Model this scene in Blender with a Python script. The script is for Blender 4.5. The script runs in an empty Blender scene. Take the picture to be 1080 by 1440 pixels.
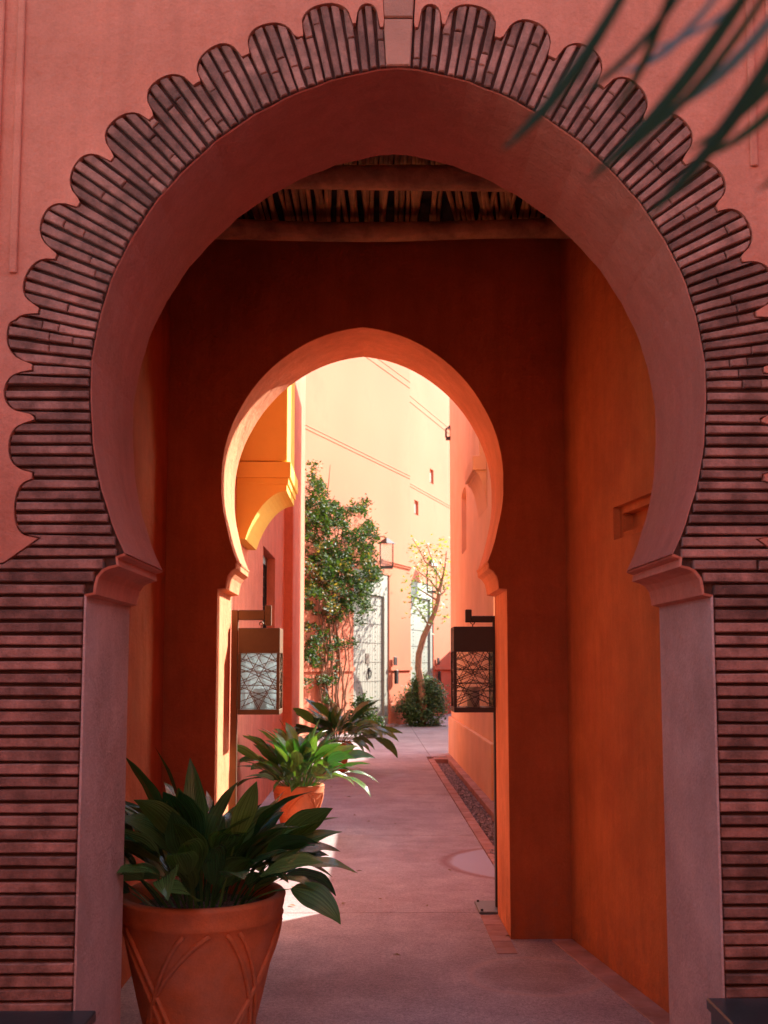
import bpy, bmesh, math, random
from mathutils import Vector, Matrix
from mathutils.geometry import tessellate_polygon
random.seed(7)
S = bpy.context.scene
COL = S.collection
R = math.radians

# ------------------------------------------------------------------ camera
F = 1500.0; PITCH = R(5.5); YAW = math.atan(20/1500); SH = 215-F*math.tan(PITCH)
cd = bpy.data.cameras.new('camera'); cam = bpy.data.objects.new('camera', cd); COL.objects.link(cam)
cam.location = (0, 0, 1.5); cam.rotation_euler = (R(90)+PITCH, 0, -YAW)
cd.sensor_fit = 'VERTICAL'; cd.sensor_height = 36; cd.sensor_width = 27; cd.lens = 37.5
cd.shift_y = SH/1440; cd.clip_start = .05; cd.clip_end = 600
cd.dof.use_dof = True; cd.dof.focus_distance = 5.2; cd.dof.aperture_fstop = 5.0
S.camera = cam
S.render.resolution_x = 768; S.render.resolution_y = 1024
# ------------------------------------------------------------------ world, sun, exposure
SUN = Vector((.64, .60, .48)).normalized()
w = bpy.data.worlds.new('World'); S.world = w; w.use_nodes = True
nt = w.node_tree; sky = nt.nodes.new('ShaderNodeTexSky'); sky.sky_type = 'NISHITA'; sky.sun_disc = False
sky.sun_elevation = math.asin(SUN.z); sky.sun_rotation = math.atan2(SUN.x, SUN.y)
bg = nt.nodes['Background']; nt.links.new(sky.outputs[0], bg.inputs[0]); bg.inputs[1].default_value = .15
sl = bpy.data.lights.new('sun', 'SUN'); so = bpy.data.objects.new('sun', sl); COL.objects.link(so)
sl.energy = 3.6; sl.angle = R(.6); sl.color = (1, .93, .82)
so.rotation_euler = SUN.to_track_quat('Z', 'Y').to_euler()
vs = S.view_settings; vs.view_transform = 'Standard'; vs.look = 'None'; vs.exposure = 2.08; vs.gamma = 1
S.cycles.max_bounces = 12; S.cycles.diffuse_bounces = 8

# ------------------------------------------------------------------ pixel -> place
def ray(px, py):
    a = (px-540)/F; b = (720+SH-py)/F
    d = (a, math.cos(PITCH)-b*math.sin(PITCH), math.sin(PITCH)+b*math.cos(PITCH))
    c, s = math.cos(YAW), math.sin(YAW)
    return (d[0]*c+d[1]*s, -d[0]*s+d[1]*c, d[2])
def U(px, py, Y):
    d = ray(px, py); t = Y/d[1]; return Vector((d[0]*t, Y, 1.5+d[2]*t))
def UX(px, py, X):
    d = ray(px, py); t = X/d[0]; return Vector((X, d[1]*t, 1.5+d[2]*t))
def G(px, py):
    d = ray(px, py); t = -1.5/d[2]; return Vector((d[0]*t, d[1]*t, 0))

# ------------------------------------------------------------------ materials
def mat(name, col, rough=.85, noise=.12, nscale=3.0, bump=.0, bscale=80, col2=None, c2s=1.2, spec=.3, metal=0, rnd=0, fine=0, island=False, wear=False):
    m = bpy.data.materials.new(name); m.use_nodes = True; n = m.node_tree.nodes; l = m.node_tree.links
    b = n['Principled BSDF']; b.inputs['Roughness'].default_value = rough; b.inputs['Metallic'].default_value = metal
    b.inputs['Specular IOR Level'].default_value = spec
    g = n.new('ShaderNodeNewGeometry'); pos = g.outputs['Position']
    def tex(scale, detail=4, r=.6):
        t = n.new('ShaderNodeTexNoise'); t.inputs['Scale'].default_value = scale; t.inputs['Detail'].default_value = detail
        t.inputs['Roughness'].default_value = r; l.new(pos, t.inputs['Vector']); return t.outputs['Fac']
    def mr(s, a, b_, lo, hi):
        t = n.new('ShaderNodeMapRange'); l.new(s, t.inputs['Value'])
        for k, v in zip(('From Min', 'From Max', 'To Min', 'To Max'), (a, b_, lo, hi)): t.inputs[k].default_value = v
        return t.outputs['Result']
    def mul(c, f):
        t = n.new('ShaderNodeVectorMath'); t.operation = 'SCALE'; l.new(c, t.inputs[0]); l.new(f, t.inputs['Scale']); return t.outputs[0]
    rgb = n.new('ShaderNodeRGB'); rgb.outputs[0].default_value = (*col, 1); c = rgb.outputs[0]
    if col2:
        mx = n.new('ShaderNodeMix'); mx.data_type = 'RGBA'; l.new(mr(tex(c2s, 5), .42, .62, 0, 1), mx.inputs['Factor'])
        l.new(c, mx.inputs['A']); mx.inputs['B'].default_value = (*col2, 1); c = mx.outputs['Result']
    if noise: c = mul(c, mr(tex(nscale, 6, .65), .3, .7, 1-noise, 1+noise))
    if fine: c = mul(c, mr(tex(130, 3), .3, .7, 1-fine, 1+fine))
    if name == 'pink_paving': c = mul(c, mr(tex(48, 4, .8), .35, .65, .74, 1.2)); c = mul(c, mr(tex(5, 5, .7), .35, .65, .86, 1.10))
    if rnd:
        oi = n.new('ShaderNodeObjectInfo'); s = oi.outputs['Random']
        if island:
            ad = n.new('ShaderNodeMath'); ad.operation = 'ADD'; l.new(s, ad.inputs[0]); l.new(g.outputs['Random Per Island'], ad.inputs[1])
            fr = n.new('ShaderNodeMath'); fr.operation = 'FRACT'; l.new(ad.outputs[0], fr.inputs[0]); s = fr.outputs[0]
        c = mul(c, mr(s, 0, 1, 1-rnd, 1+rnd))
    if wear:                       # damp dirt near the ground, pale scuffs and hairline marks with shapes of their own
        sp = n.new('ShaderNodeSeparateXYZ'); l.new(pos, sp.inputs[0])
        hz = mr(sp.outputs['Z'], 0, .42, 1, 0); st = mr(tex(4.5, 6, .75), .42, .62, 0, .55)
        mm = n.new('ShaderNodeMath'); mm.operation = 'MULTIPLY'; l.new(hz, mm.inputs[0]); l.new(st, mm.inputs[1])
        mx = n.new('ShaderNodeMix'); mx.data_type = 'RGBA'; l.new(mm.outputs[0], mx.inputs['Factor']); l.new(c, mx.inputs['A']); mx.inputs['B'].default_value = (.20, .09, .05, 1); c = mx.outputs['Result']
        mp = n.new('ShaderNodeMapping'); mp.inputs['Scale'].default_value = (9, 9, 1.1); l.new(pos, mp.inputs[0])
        t2 = n.new('ShaderNodeTexNoise'); t2.inputs['Scale'].default_value = 1.3; t2.inputs['Detail'].default_value = 7; t2.inputs['Roughness'].default_value = .7; l.new(mp.outputs[0], t2.inputs['Vector'])
        c = mul(c, mr(t2.outputs['Fac'], .3, .7, .90, 1.10))
        sc = mr(tex(14, 8, .8), .66, .72, 0, .3)
        mx = n.new('ShaderNodeMix'); mx.data_type = 'RGBA'; l.new(sc, mx.inputs['Factor']); l.new(c, mx.inputs['A']); mx.inputs['B'].default_value = (.66, .33, .20, 1); c = mx.outputs['Result']
    l.new(c, b.inputs['Base Color'])
    if bump:
        bp = n.new('ShaderNodeBump'); bp.inputs['Strength'].default_value = bump; bp.inputs['Distance'].default_value = .01
        l.new(tex(bscale, 5, .7), bp.inputs['Height']); l.new(bp.outputs[0], b.inputs['Normal'])
        if wear or name == 'plaster_grey':
            b2 = n.new('ShaderNodeBump'); b2.inputs['Strength'].default_value = .6; b2.inputs['Distance'].default_value = .03
            l.new(tex(7, 3, .5), b2.inputs['Height']); l.new(b2.outputs[0], bp.inputs['Normal'])
    m['c'] = 1
    return m
M = {}
PL = (.64, .215, .065)
M['plaster'] = mat('plaster', PL, .9, .15, 2.6, .5, 60, (.57, .175, .055), 1.1, .15, fine=.06, wear=True)
M['rose'] = mat('rose_plaster', (.60, .195, .115), .9, .13, 2.4, .5, 60, (.56, .175, .10), 1.1, .15, fine=.06, wear=True)
M['deep'] = mat('deep_red_plaster', (.56, .155, .042), .9, .15, 2.6, .5, 60, (.48, .12, .035), 1.1, .15, fine=.06, wear=True)  # plaster darkened: passage shade put into the colour
M['deep2'] = mat('dark_red_plaster', (.42, .10, .028), .9, .15, 2.6, .5, 60, (.36, .08, .024), 1.1, .15, fine=.06, wear=True)  # darker still, shade of the end and left passage walls in the colour
M['pale'] = mat('pale_apricot_plaster', (.82, .54, .32), .9, .08, 1.5, .4, 60, (.78, .49, .28), 1.0)
M['reveal'] = mat('reveal_plaster', (.50, .15, .09), .9, .16, 2.6, .7, 60, (.44, .12, .075), 1.3, .15, fine=.08, wear=True)  # rose plaster darkened, shade under the front arch put into the colour
M['warm'] = mat('warm_reveal_plaster', (.68, .26, .125), .9, .15, 2.6, .5, 60, (.62, .22, .10), 1.1, .15, fine=.06, wear=True)  # paler plaster, sunlight on the inner reveals put into the colour
M['ochre'] = mat('ochre_plaster', (.80, .50, .09), .9, .08, 1.5, .3, 60)  # bay colour carries the golden bounce light that falls on it
M['peach'] = mat('peach_plaster', (.60, .19, .105), .9, .08, 1.2, .3, 60, (.57, .17, .092), .6, .15)
M['plaster_grey'] = mat('plaster_grey', (.64, .36, .28), .9, .16, 3, 1.0, 60, (.52, .27, .20), 1.4, .15, fine=.10)
M['mortar'] = mat('mortar', (.10, .05, .036), .95, .2, 20, .6, 150)
M['brick'] = mat('thin_brick', (.36, .15, .10), .85, .28, 14, .55, 120, (.20, .085, .055), 11, .25, rnd=.3, fine=.12, island=True)
M['key'] = mat('keystone', (.44, .18, .11), .85, .12, 8, .5, 90, rnd=.08)
M['wood'] = mat('old_wood', (.46, .22, .09), .75, .3, 9, .6, 60, (.28, .13, .06), 5)
M['cane'] = mat('cane', (.36, .20, .085), .6, .3, 8, .4, 90, rnd=.35)
M['roofdark'] = mat('roof_deck', (.05, .03, .02), .95)
M['black'] = mat('black_metal', (.018, .017, .016), .45, .1, 10, .1, 60, spec=.5)
M['bronze'] = mat('bronze_metal', (.14, .085, .045), .42, .1, 10, .08, 60, spec=.5, metal=.6)
M['plate'] = mat('plate_metal', (.10, .13, .13), .4, .1, 20, spec=.5)
M['terra'] = mat('terracotta', (.62, .17, .055), .75, .2, 7, .4, 90, (.50, .19, .10), 2.5, .3, fine=.05)
M['soil'] = mat('soil', (.09, .06, .045), .95, .3, 60, .8, 90, (.22, .17, .13), 70)
M['door'] = mat('door_paint', (.30, .30, .245), .7, .06, 5, .1, 80)
M['door2'] = mat('door_paint_green', (.27, .31, .255), .7, .06, 5, .1, 80)
M['stud'] = mat('stud_metal', (.16, .13, .10), .5)
M['stone_dark'] = mat('dark_stone', (.018, .03, .03), .3, .3, 12, .1, 60, spec=.5)
M['bark'] = mat('bark', (.32, .17, .10), .85, .25, 12, .5, 60)
M['stem'] = mat('vine_stem', (.22, .12, .07), .85, .25, 12)
M['gravel'] = mat('gravel', (.30, .25, .24), .8, .2, 20, 0, 80, rnd=.6, island=True)
M['candle'] = mat('lamp_holder', (.45, .42, .36), .5)
M['kerb'] = mat('kerb_brick', (.44, .26, .22), .85, .18, 8, .4, 100, (.38, .19, .14), 5, rnd=.12)
M['cream'] = mat('cream_render', (.50, .46, .42), .9, .1, 3, .4, 80)
def glass(name, tint, alpha, rough=.05):
    m = bpy.data.materials.new(name); m.use_nodes = True; n = m.node_tree.nodes; l = m.node_tree.links
    o = n['Material Output']; n.remove(n['Principled BSDF'])
    t = n.new('ShaderNodeBsdfTransparent'); t.inputs[0].default_value = (*tint, 1)
    g = n.new('ShaderNodeBsdfGlossy'); g.inputs['Roughness'].default_value = rough
    d = n.new('ShaderNodeBsdfTranslucent'); d.inputs[0].default_value = (.86, .97, 1, 1)
    mx = n.new('ShaderNodeMixShader'); mx.inputs[0].default_value = alpha
    m2 = n.new('ShaderNodeMixShader'); lw = n.new('ShaderNodeLayerWeight'); lw.inputs['Blend'].default_value = .25
    l.new(t.outputs[0], mx.inputs[1]); l.new(d.outputs[0], mx.inputs[2])
    l.new(lw.outputs['Fresnel'], m2.inputs[0]); l.new(mx.outputs[0], m2.inputs[1]); l.new(g.outputs[0], m2.inputs[2])
    l.new(m2.outputs[0], o.inputs[0]); return m
M['glass'] = glass('clear_glass', (.94, .96, .95), .03)
M['glass_dusty'] = glass('dusty_glass', (.85, .95, .97), .55, .12)  # whitish translucent panes, the glare on lit glass put into the colour
def leafmat(name, ca, cb, rough=.38, stripes=True, trans=.25, hue=None, spec=.5):
    m = bpy.data.materials.new(name); m.use_nodes = True; n = m.node_tree.nodes; l = m.node_tree.links
    b = n['Principled BSDF']; o = n['Material Output']; b.inputs['Roughness'].default_value = rough
    b.inputs['Specular IOR Level'].default_value = spec
    g = n.new('ShaderNodeNewGeometry'); oi = n.new('ShaderNodeObjectInfo')
    ad = n.new('ShaderNodeMath'); ad.operation = 'ADD'; l.new(oi.outputs['Random'], ad.inputs[0]); l.new(g.outputs['Random Per Island'], ad.inputs[1])
    fr = n.new('ShaderNodeMath'); fr.operation = 'FRACT'; l.new(ad.outputs[0], fr.inputs[0])
    pw = n.new('ShaderNodeMath'); pw.operation = 'POWER'; pw.inputs[1].default_value = 1.7; l.new(fr.outputs[0], pw.inputs[0])
    mx = n.new('ShaderNodeMix'); mx.data_type = 'RGBA'; l.new(pw.outputs[0], mx.inputs['Factor'])
    mx.inputs['A'].default_value = (*ca, 1); mx.inputs['B'].default_value = (*cb, 1); c = mx.outputs['Result']
    if stripes:
        uv = n.new('ShaderNodeUVMap'); uv.uv_map = 'UVMap'
        sp = n.new('ShaderNodeSeparateXYZ'); l.new(uv.outputs[0], sp.inputs[0])
        sc = n.new('ShaderNodeMath'); sc.operation = 'MULTIPLY'; sc.inputs[1].default_value = 75; l.new(sp.outputs[0], sc.inputs[0])
        sn = n.new('ShaderNodeMath'); sn.operation = 'SINE'; l.new(sc.outputs[0], sn.inputs[0])
        bp = n.new('ShaderNodeBump'); bp.inputs['Strength'].default_value = .5; bp.inputs['Distance'].default_value = .002
        l.new(sn.outputs[0], bp.inputs['Height']); l.new(bp.outputs[0], b.inputs['Normal'])
        cb2 = n.new('ShaderNodeCombineXYZ'); l.new(sp.outputs[0], cb2.inputs[0]); l.new(oi.outputs['Random'], cb2.inputs[2])
        no = n.new('ShaderNodeTexNoise'); no.inputs['Scale'].default_value = 14; l.new(cb2.outputs[0], no.inputs['Vector'])
        mr = n.new('ShaderNodeMapRange'); l.new(no.outputs['Fac'], mr.inputs['Value'])
        for k, v in zip(('From Min', 'From Max', 'To Min', 'To Max'), (.3, .7, .65, 1.5)): mr.inputs[k].default_value = v
        vm = n.new('ShaderNodeVectorMath'); vm.operation = 'SCALE'; l.new(c, vm.inputs[0]); l.new(mr.outputs[0], vm.inputs['Scale']); c = vm.outputs[0]
    l.new(c, b.inputs['Base Color'])
    t = n.new('ShaderNodeBsdfTranslucent'); hs = n.new('ShaderNodeVectorMath'); hs.operation = 'MULTIPLY'; hs.inputs[1].default_value = (1.9, 2.0, .5)
    l.new(c, hs.inputs[0]); l.new(hs.outputs[0], t.inputs[0])
    ms = n.new('ShaderNodeMixShader'); ms.inputs[0].default_value = trans
    l.new(b.outputs[0], ms.inputs[1]); l.new(t.outputs[0], ms.inputs[2]); l.new(ms.outputs[0], o.inputs[0]); return m
M['leaf'] = leafmat('aspidistra_leaf', (.022, .09, .032), (.12, .24, .06), .24, trans=.14, spec=.7)
M['vine'] = leafmat('vine_leaf', (.022, .055, .022), (.075, .115, .03), .6, False, .25, spec=.2)
M['vinedry'] = leafmat('vine_leaf_dry', (.14, .10, .04), (.26, .17, .06), .6, False, .3)
M['treeleaf'] = leafmat('tree_leaf', (.10, .18, .06), (.24, .29, .10), .5, False, .35)
M['bush'] = leafmat('bush_leaf', (.04, .09, .035), (.16, .24, .08), .45, False, .2)
M['palm'] = leafmat('palm_leaf', (.012, .05, .024), (.03, .09, .04), .45, True, .15, spec=.3)
M['palmblue'] = leafmat('palm_leaf_pale', (.10, .17, .20), (.12, .2, .22), .4, True, .15)

# paving: pinkish concrete with aggregate speckle, faint pot rings and a pale round patch
def pathmat():
    m = mat('pink_paving', (.43, .36, .355), .8, .14, 1.1, .35, 140, (.35, .275, .27), .9, .35, fine=.30)
    n = m.node_tree.nodes; l = m.node_tree.links; b = n['Principled BSDF']
    src = b.inputs['Base Color'].links[0].from_socket
    g = n.new('ShaderNodeNewGeometry')
    def ring(cx, cy, r0, r1, col, amt, inner):
        nonlocal src
        nz = n.new('ShaderNodeTexNoise'); nz.inputs['Scale'].default_value = 5; l.new(g.outputs['Position'], nz.inputs['Vector'])
        ds = n.new('ShaderNodeVectorMath'); ds.operation = 'DISTANCE'; ds.inputs[1].default_value = (cx, cy, 0); l.new(g.outputs['Position'], ds.inputs[0])
        ma = n.new('ShaderNodeMath'); ma.operation = 'MULTIPLY_ADD'; l.new(nz.outputs['Fac'], ma.inputs[0]); ma.inputs[1].default_value = .06; l.new(ds.outputs['Value'], ma.inputs[2])
        cr = n.new('ShaderNodeValToRGB'); cr.color_ramp.elements[0].position = r0; cr.color_ramp.elements[1].position = r1
        e0, e1 = cr.color_ramp.elements
        if inner: e0.color = (amt, amt, amt, 1); e1.color = (0, 0, 0, 1)
        else:
            e0.color = (0, 0, 0, 1); e1.color = (0, 0, 0, 1); e = cr.color_ramp.elements.new((r0+r1)/2); e.color = (amt, amt, amt, 1)
        l.new(ma.outputs[0], cr.inputs[0])
        mx = n.new('ShaderNodeMix'); mx.data_type = 'RGBA'; l.new(cr.outputs[0], mx.inputs['Factor']); l.new(src, mx.inputs['A']); mx.inputs['B'].default_value = (*col, 1)
        src = mx.outputs['Result']
    ring(1.32, 8.3, .72, .83, (.25, .12, .11), .8, False)
    ring(1.32, 8.3, .71, .74, (.42, .43, .49), .9, True)
    ring(.80, 5.33, .25, .33, (.20, .10, .07), .35, True)
    ring(.80, 5.33, .31, .38, (.5, .33, .28), .5, False)
    l.new(src, b.inputs['Base Color']); return m
M['path'] = pathmat()

# ------------------------------------------------------------------ object helpers
ORG = {}
def link(name, verts, faces, m, parent=None, smooth=False, uvs=None, kind=None):
    me = bpy.data.meshes.new(name)
    if parent is None:
        xs = [v[0] for v in verts]; ys = [v[1] for v in verts]; zs = [v[2] for v in verts]
        o3 = Vector(((min(xs)+max(xs))/2, (min(ys)+max(ys))/2, min(zs)))
    else: o3 = ORG[parent.name]
    me.from_pydata([(v[0]-o3.x, v[1]-o3.y, v[2]-o3.z) for v in verts], [], faces)
    if uvs:
        ul = me.uv_layers.new(name='UVMap')
        for i, lp in enumerate(me.loops): ul.data[i].uv = uvs[lp.vertex_index]
    if smooth:
        for p in me.polygons: p.use_smooth = True
    me.materials.append(m)
    o = bpy.data.objects.new(name, me); COL.objects.link(o)
    if parent is None: o.location = o3
    else: o.parent = parent
    ORG[o.name] = o3
    if kind: o['kind'] = kind
    return o
def thing(name, label, cat, loc, group=None):
    o = bpy.data.objects.new(name, None); COL.objects.link(o); o.location = loc; o.empty_display_size = .1
    ORG[o.name] = Vector(loc); o['label'] = label; o['category'] = cat
    if group: o['group'] = group
    return o
def tag(o, label, cat, group=None):
    o['label'] = label; o['category'] = cat
    if group: o['group'] = group
    return o
class MB:
    def __init__(s): s.v = []; s.f = []
    def add(s, v, f):
        k = len(s.v); s.v += [tuple(x) for x in v]; s.f += [tuple(i+k for i in q) for q in f]; return s
    def box(s, x0, x1, y0, y1, z0, z1, fr=None, b=.0):
        if b > 0:
            bm = bmesh.new(); bmesh.ops.create_cube(bm, size=1)
            for v in bm.verts: v.co = ((x0+x1)/2+v.co.x*(x1-x0), (y0+y1)/2+v.co.y*(y1-y0), (z0+z1)/2+v.co.z*(z1-z0))
            bmesh.ops.bevel(bm, geom=bm.edges[:], offset=b, segments=1, affect='EDGES')
            bm.verts.ensure_lookup_table(); v = [tuple(q.co) for q in bm.verts]; f = [tuple(q.index for q in p.verts) for p in bm.faces]; bm.free()
        else:
            v = [(x, y, z) for x in (x0, x1) for y in (y0, y1) for z in (z0, z1)]
            f = [(0, 1, 3, 2), (4, 6, 7, 5), (0, 4, 5, 1), (2, 3, 7, 6), (0, 2, 6, 4), (1, 5, 7, 3)]
        if fr: v = [fr(*q) for q in v]
        return s.add(v, f)
    def prism(s, poly, d0, d1, fr, holes=()):
        loops = [list(poly)]+[list(h) for h in holes]
        flat = [p for lp in loops for p in lp]; n = len(flat)
        tri = tessellate_polygon([[Vector((p[0], p[1], 0)) for p in lp] for lp in loops])
        v = [fr(p[0], p[1], d0) for p in flat]+[fr(p[0], p[1], d1) for p in flat]
        f = [tuple(t) for t in tri]+[(t[2]+n, t[1]+n, t[0]+n) for t in tri]
        k = 0
        for lp in loops:
            q = len(lp)
            for i in range(q): a = k+i; b = k+(i+1) % q; f.append((a, b, b+n, a+n))
            k += q
        return s.add(v, f)
    def tube(s, pts, rad, n=8, cap=True):
        pts = [Vector(p) for p in pts]; m = len(pts); rr = rad if hasattr(rad, '__len__') else [rad]*m
        k = len(s.v); up = None
        for i, p in enumerate(pts):
            d = (pts[min(i+1, m-1)]-pts[max(i-1, 0)]).normalized()
            if up is None: up = d.orthogonal().normalized()
            up = (up-d*up.dot(d)).normalized(); sd = d.cross(up)
            for j in range(n):
                a = 2*math.pi*j/n; s.v.append(tuple(p+(up*math.cos(a)+sd*math.sin(a))*rr[i]))
        for i in range(m-1):
            for j in range(n): a = k+i*n+j; b = k+i*n+(j+1) % n; s.f.append((a, b, b+n, a+n))
        if cap: s.f.append(tuple(k+j for j in range(n))[::-1]); s.f.append(tuple(k+(m-1)*n+j for j in range(n)))
        return s
    def lathe(s, prof, c, n=48):
        k = len(s.v)
        for r, z in prof:
            for j in range(n): a = 2*math.pi*j/n; s.v.append((c[0]+r*math.cos(a), c[1]+r*math.sin(a), c[2]+z))
        for i in range(len(prof)-1):
            for j in range(n): a = k+i*n+j; b = k+i*n+(j+1) % n; s.f.append((a, b, b+n, a+n))
        return s
    def build(s, name, m, parent=None, smooth=False, kind=None, fix=True):
        o = link(name, s.v, s.f, m, parent, smooth, kind=kind)
        if fix:
            bm = bmesh.new(); bm.from_mesh(o.data); bmesh.ops.recalc_face_normals(bm, faces=bm.faces); bm.to_mesh(o.data); bm.free()
        return o
XZ = lambda u, v, d: (u, d, v)
YZ = lambda u, v, d: (d, u, v)

# ------------------------------------------------------------------ ground and paving
MB().box(-300, 300, -300, 300, -.5, -.25).build('ground', M['soil'], kind='structure')
path = MB().box(-9, 14, -6, 48, -.24, -.16).build('path', M['mortar'], kind='structure')
def slab(x0, x1, y0, y1):
    MB().box(x0+.003, x1-.003, y0+.003, y1-.003, -.155, 0, b=.003).build('paving_slab', M['path'], path)
ys = [-5.5, -2, 1.1, 3.7, 6.66, 9.6, 12.6, 15.6, 17.75]
for a, b in zip(ys, ys[1:]):
    if b <= 3.8:
        slab(-4.4, -1.5, a, b); slab(-1.5, 1.62, a, b); slab(1.62, 4.6, a, b)
    elif b <= 6.7: slab(-1.7, 1.62, a, b)
    elif b > 9: slab(-1.4, .935, a, b)
for a, b in ((17.75, 21), (21, 24.5), (24.5, 28), (28, 33), (33, 40)):
    slab(-4, 1.0, a, b); slab(1.0, 4.2, a, b); slab(4.2, 9, a, b)
slab(.935, 1.7, 6.66, 8.25)
slab(.60, .935, 6.66, 6.661) if False else None
for a in range(3): slab(1.7, 5, 7.0+a*1.7, 8.7+a*1.7)
# brick strip and kerb beside the drain
ch = thing('drain_channel', 'long open gravel drain channel edged in pink brick along the right hand wall', 'drain', (1.15, 13, -.15))
y = 8.26
while y < 17.3:
    MB().box(.94, 1.035, y, y+.215, -.15, random.uniform(-.003, .001), b=.004).build('brick', M['kerb'], ch); y += .222
y = 8.26
while y < 17.7:
    MB().box(1.255, 1.385, y, y+.435, -.15, random.uniform(.0, .004), b=.005).build('kerb_stone', M['kerb'], ch); y += .442
MB().box(1.036, 1.254, 17.3, 17.6, -.15, -.001, b=.004).build('end_block', M['kerb'], ch)
gv = MB()
for i in range(5200):
    a = random.uniform(8.3, 17.2); b = random.uniform(1.04, 1.25); s = random.uniform(.008, .02)
    z = -.075+random.uniform(-.008, .012)
    if a < 8.9 and random.random() < .6: b = random.uniform(.97, 1.25); z = -.02 if b > 1.035 else .003
    q = [Vector((random.uniform(.6, 1)*s*x, random.uniform(.6, 1)*s*yy, random.uniform(.4, .7)*s*zz)) for x, yy, zz in ((1, 0, 0), (-1, 0, 0), (0, 1, 0), (0, -1, 0), (0, 0, 1), (0, 0, -1))]
    gv.add([(b+p.x, a+p.y, z+p.z) for p in q], [(0, 2, 4), (2, 1, 4), (1, 3, 4), (3, 0, 4), (2, 0, 5), (1, 2, 5), (3, 1, 5), (0, 3, 5)])
gv.build('drain_gravel', M['gravel'], kind='stuff', fix=False)
MB().box(1.037, 1.253, 8.27, 17.29, -.15, -.08).build('channel_bed', M['soil'], ch)
MB().box(1.037, 1.253, 8.27, 8.95, -.079, -.03).build('channel_fill', M['kerb'], ch)

# ------------------------------------------------------------------ FRONT ARCH
Y1, Y1B = 3.33, 3.93
XC = .094; HJ = .983
def interp(tab, a):
    for (a0, r0), (a1, r1) in zip(tab, tab[1:]):
        if a0 <= a <= a1: t = (a-a0)/(a1-a0); return r0+(r1-r0)*t
    return tab[-1][1]
T1 = [(-30.8, 450), (-20, 443), (-12, 438), (-5, 435), (0, 434), (30, 432), (45, 432), (60, 437), (75, 446), (84, 453), (90, 457)]
def arc1(th, k=0, rr=None):
    r = (interp(T1, th) if rr is None else rr)+k
    p = U(560+r*math.cos(R(th)), 550-r*math.sin(R(th)), Y1); return (p.x-XC, p.z)
half = [(HJ, -.02), (HJ, .6), (HJ, 1.2)]
imp1 = [(U(px, py, Y1).x-XC, U(px, py, Y1).z) for px, py in ((1003, 836), (990, 834), (989, 823), (986, 812), (978, 802), (968, 797), (958, 795), (959, 784), (948, 779.5))]
half.append((HJ, imp1[0][1]-.002)); njamb = len(half); half += imp1[1:-1]
arcpts = [arc1(t) for t in [-30.6+i*3 for i in range(40)]+[88.5, 90]]
arcpts = [(x+.0022*math.sin(i*1.7)*math.sin(i*.63), z+.002*math.sin(i*2.3)) if 0 < i < len(arcpts)-2 else (x, z) for i, (x, z) in enumerate(arcpts)]
hole1 = [(XC+x, z) for x, z in half+arcpts]+[(XC-x, z) for x, z in (half+arcpts)[-2::-1]]
aw = thing('archway_wall', 'front pink plaster wall with large horseshoe arch ringed by scalloped thin bricks', 'archway wall', (XC, Y1, 0))
# core behind the brick skin; intrados slightly proud
MB().prism([(-4.6, -.02), (-4.6, 9.5), (4.8, 9.5), (4.8, -.02)]+[], Y1+.022, Y1+.04, XZ, holes=()).v  # (kept small: outline only)
outer = [(-4.6, -.02), (XC-HJ, -.02)]
def wallring(y0, y1, name, m, top=9.5, xl=-4.6, xr=4.8):
    poly = [(xl, -.02)]+hole1[::-1]+[(xr, -.02), (xr, top), (xl, top)]
    return MB().prism(poly, y0, y1, XZ).build(name, m, aw)
wallring(Y1+.024, Y1B, 'wall_core', M['rose'])
wallring(Y1+.0225, Y1+.0238, 'mortar_bed', M['mortar'])
# smooth lining of the opening: greyer render jambs, intrados colour darkened for shade
inner = hole1
def lining(pts, y0, y1, th, m, name, parent):
    n = len(pts); out = []
    for i, p in enumerate(pts):
        a = Vector(pts[max(i-1, 0)]); b = Vector(pts[min(i+1, n-1)]); d = (b-a).normalized(); out.append((p[0]+d.y*-th*-1, p[1]-d.x*-th*-1))
    # choose the side that points into the opening
    c = Vector((XC, 1.6)); s = 1 if (Vector(out[n//2])-c).length < (Vector(pts[n//2])-c).length else -1
    out = []
    for i, p in enumerate(pts):
        a = Vector(pts[max(i-1, 0)]); b = Vector(pts[min(i+1, n-1)]); d = (b-a).normalized(); out.append((p[0]+d.y*th*s, p[1]-d.x*th*s))
    v = []; f = []
    for i in range(n):
        for q, yy in ((pts[i], y0), (out[i], y0+.004), (out[i], y1-.004), (pts[i], y1)): v.append((q[0], yy, q[1]))
    for i in range(n-1):
        for j in range(3): f.append((i*4+j, i*4+j+1, i*4+j+5, i*4+j+4))
    o = link(name, v, f, m, parent)
    bm = bmesh.new(); bm.from_mesh(o.data); bmesh.ops.recalc_face_normals(bm, faces=bm.faces); bm.to_mesh(o.data); bm.free(); return o
lining([(XC+x, z) for x, z in arcpts]+[(XC-x, z) for x, z in arcpts[-2::-1]], Y1+.008, Y1B+.006, .003, M['reveal'], 'intrados_lining', aw)
for s in (1, -1):
    lining([(XC+s*x, z) for x, z in half[:njamb]], Y1-.002, Y1B+.006, .006, M['plaster_grey'], 'jamb_lining', aw)
    # impost moulding swept through the thickness
    lining([(XC+s*x, z) for x, z in [(HJ, imp1[0][1]-.001)]+imp1[1:]+[(arcpts[0][0]+.001, arcpts[0][1])]], Y1-.003, Y1B+.009, .008, M['rose'], 'impost', aw)

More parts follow.
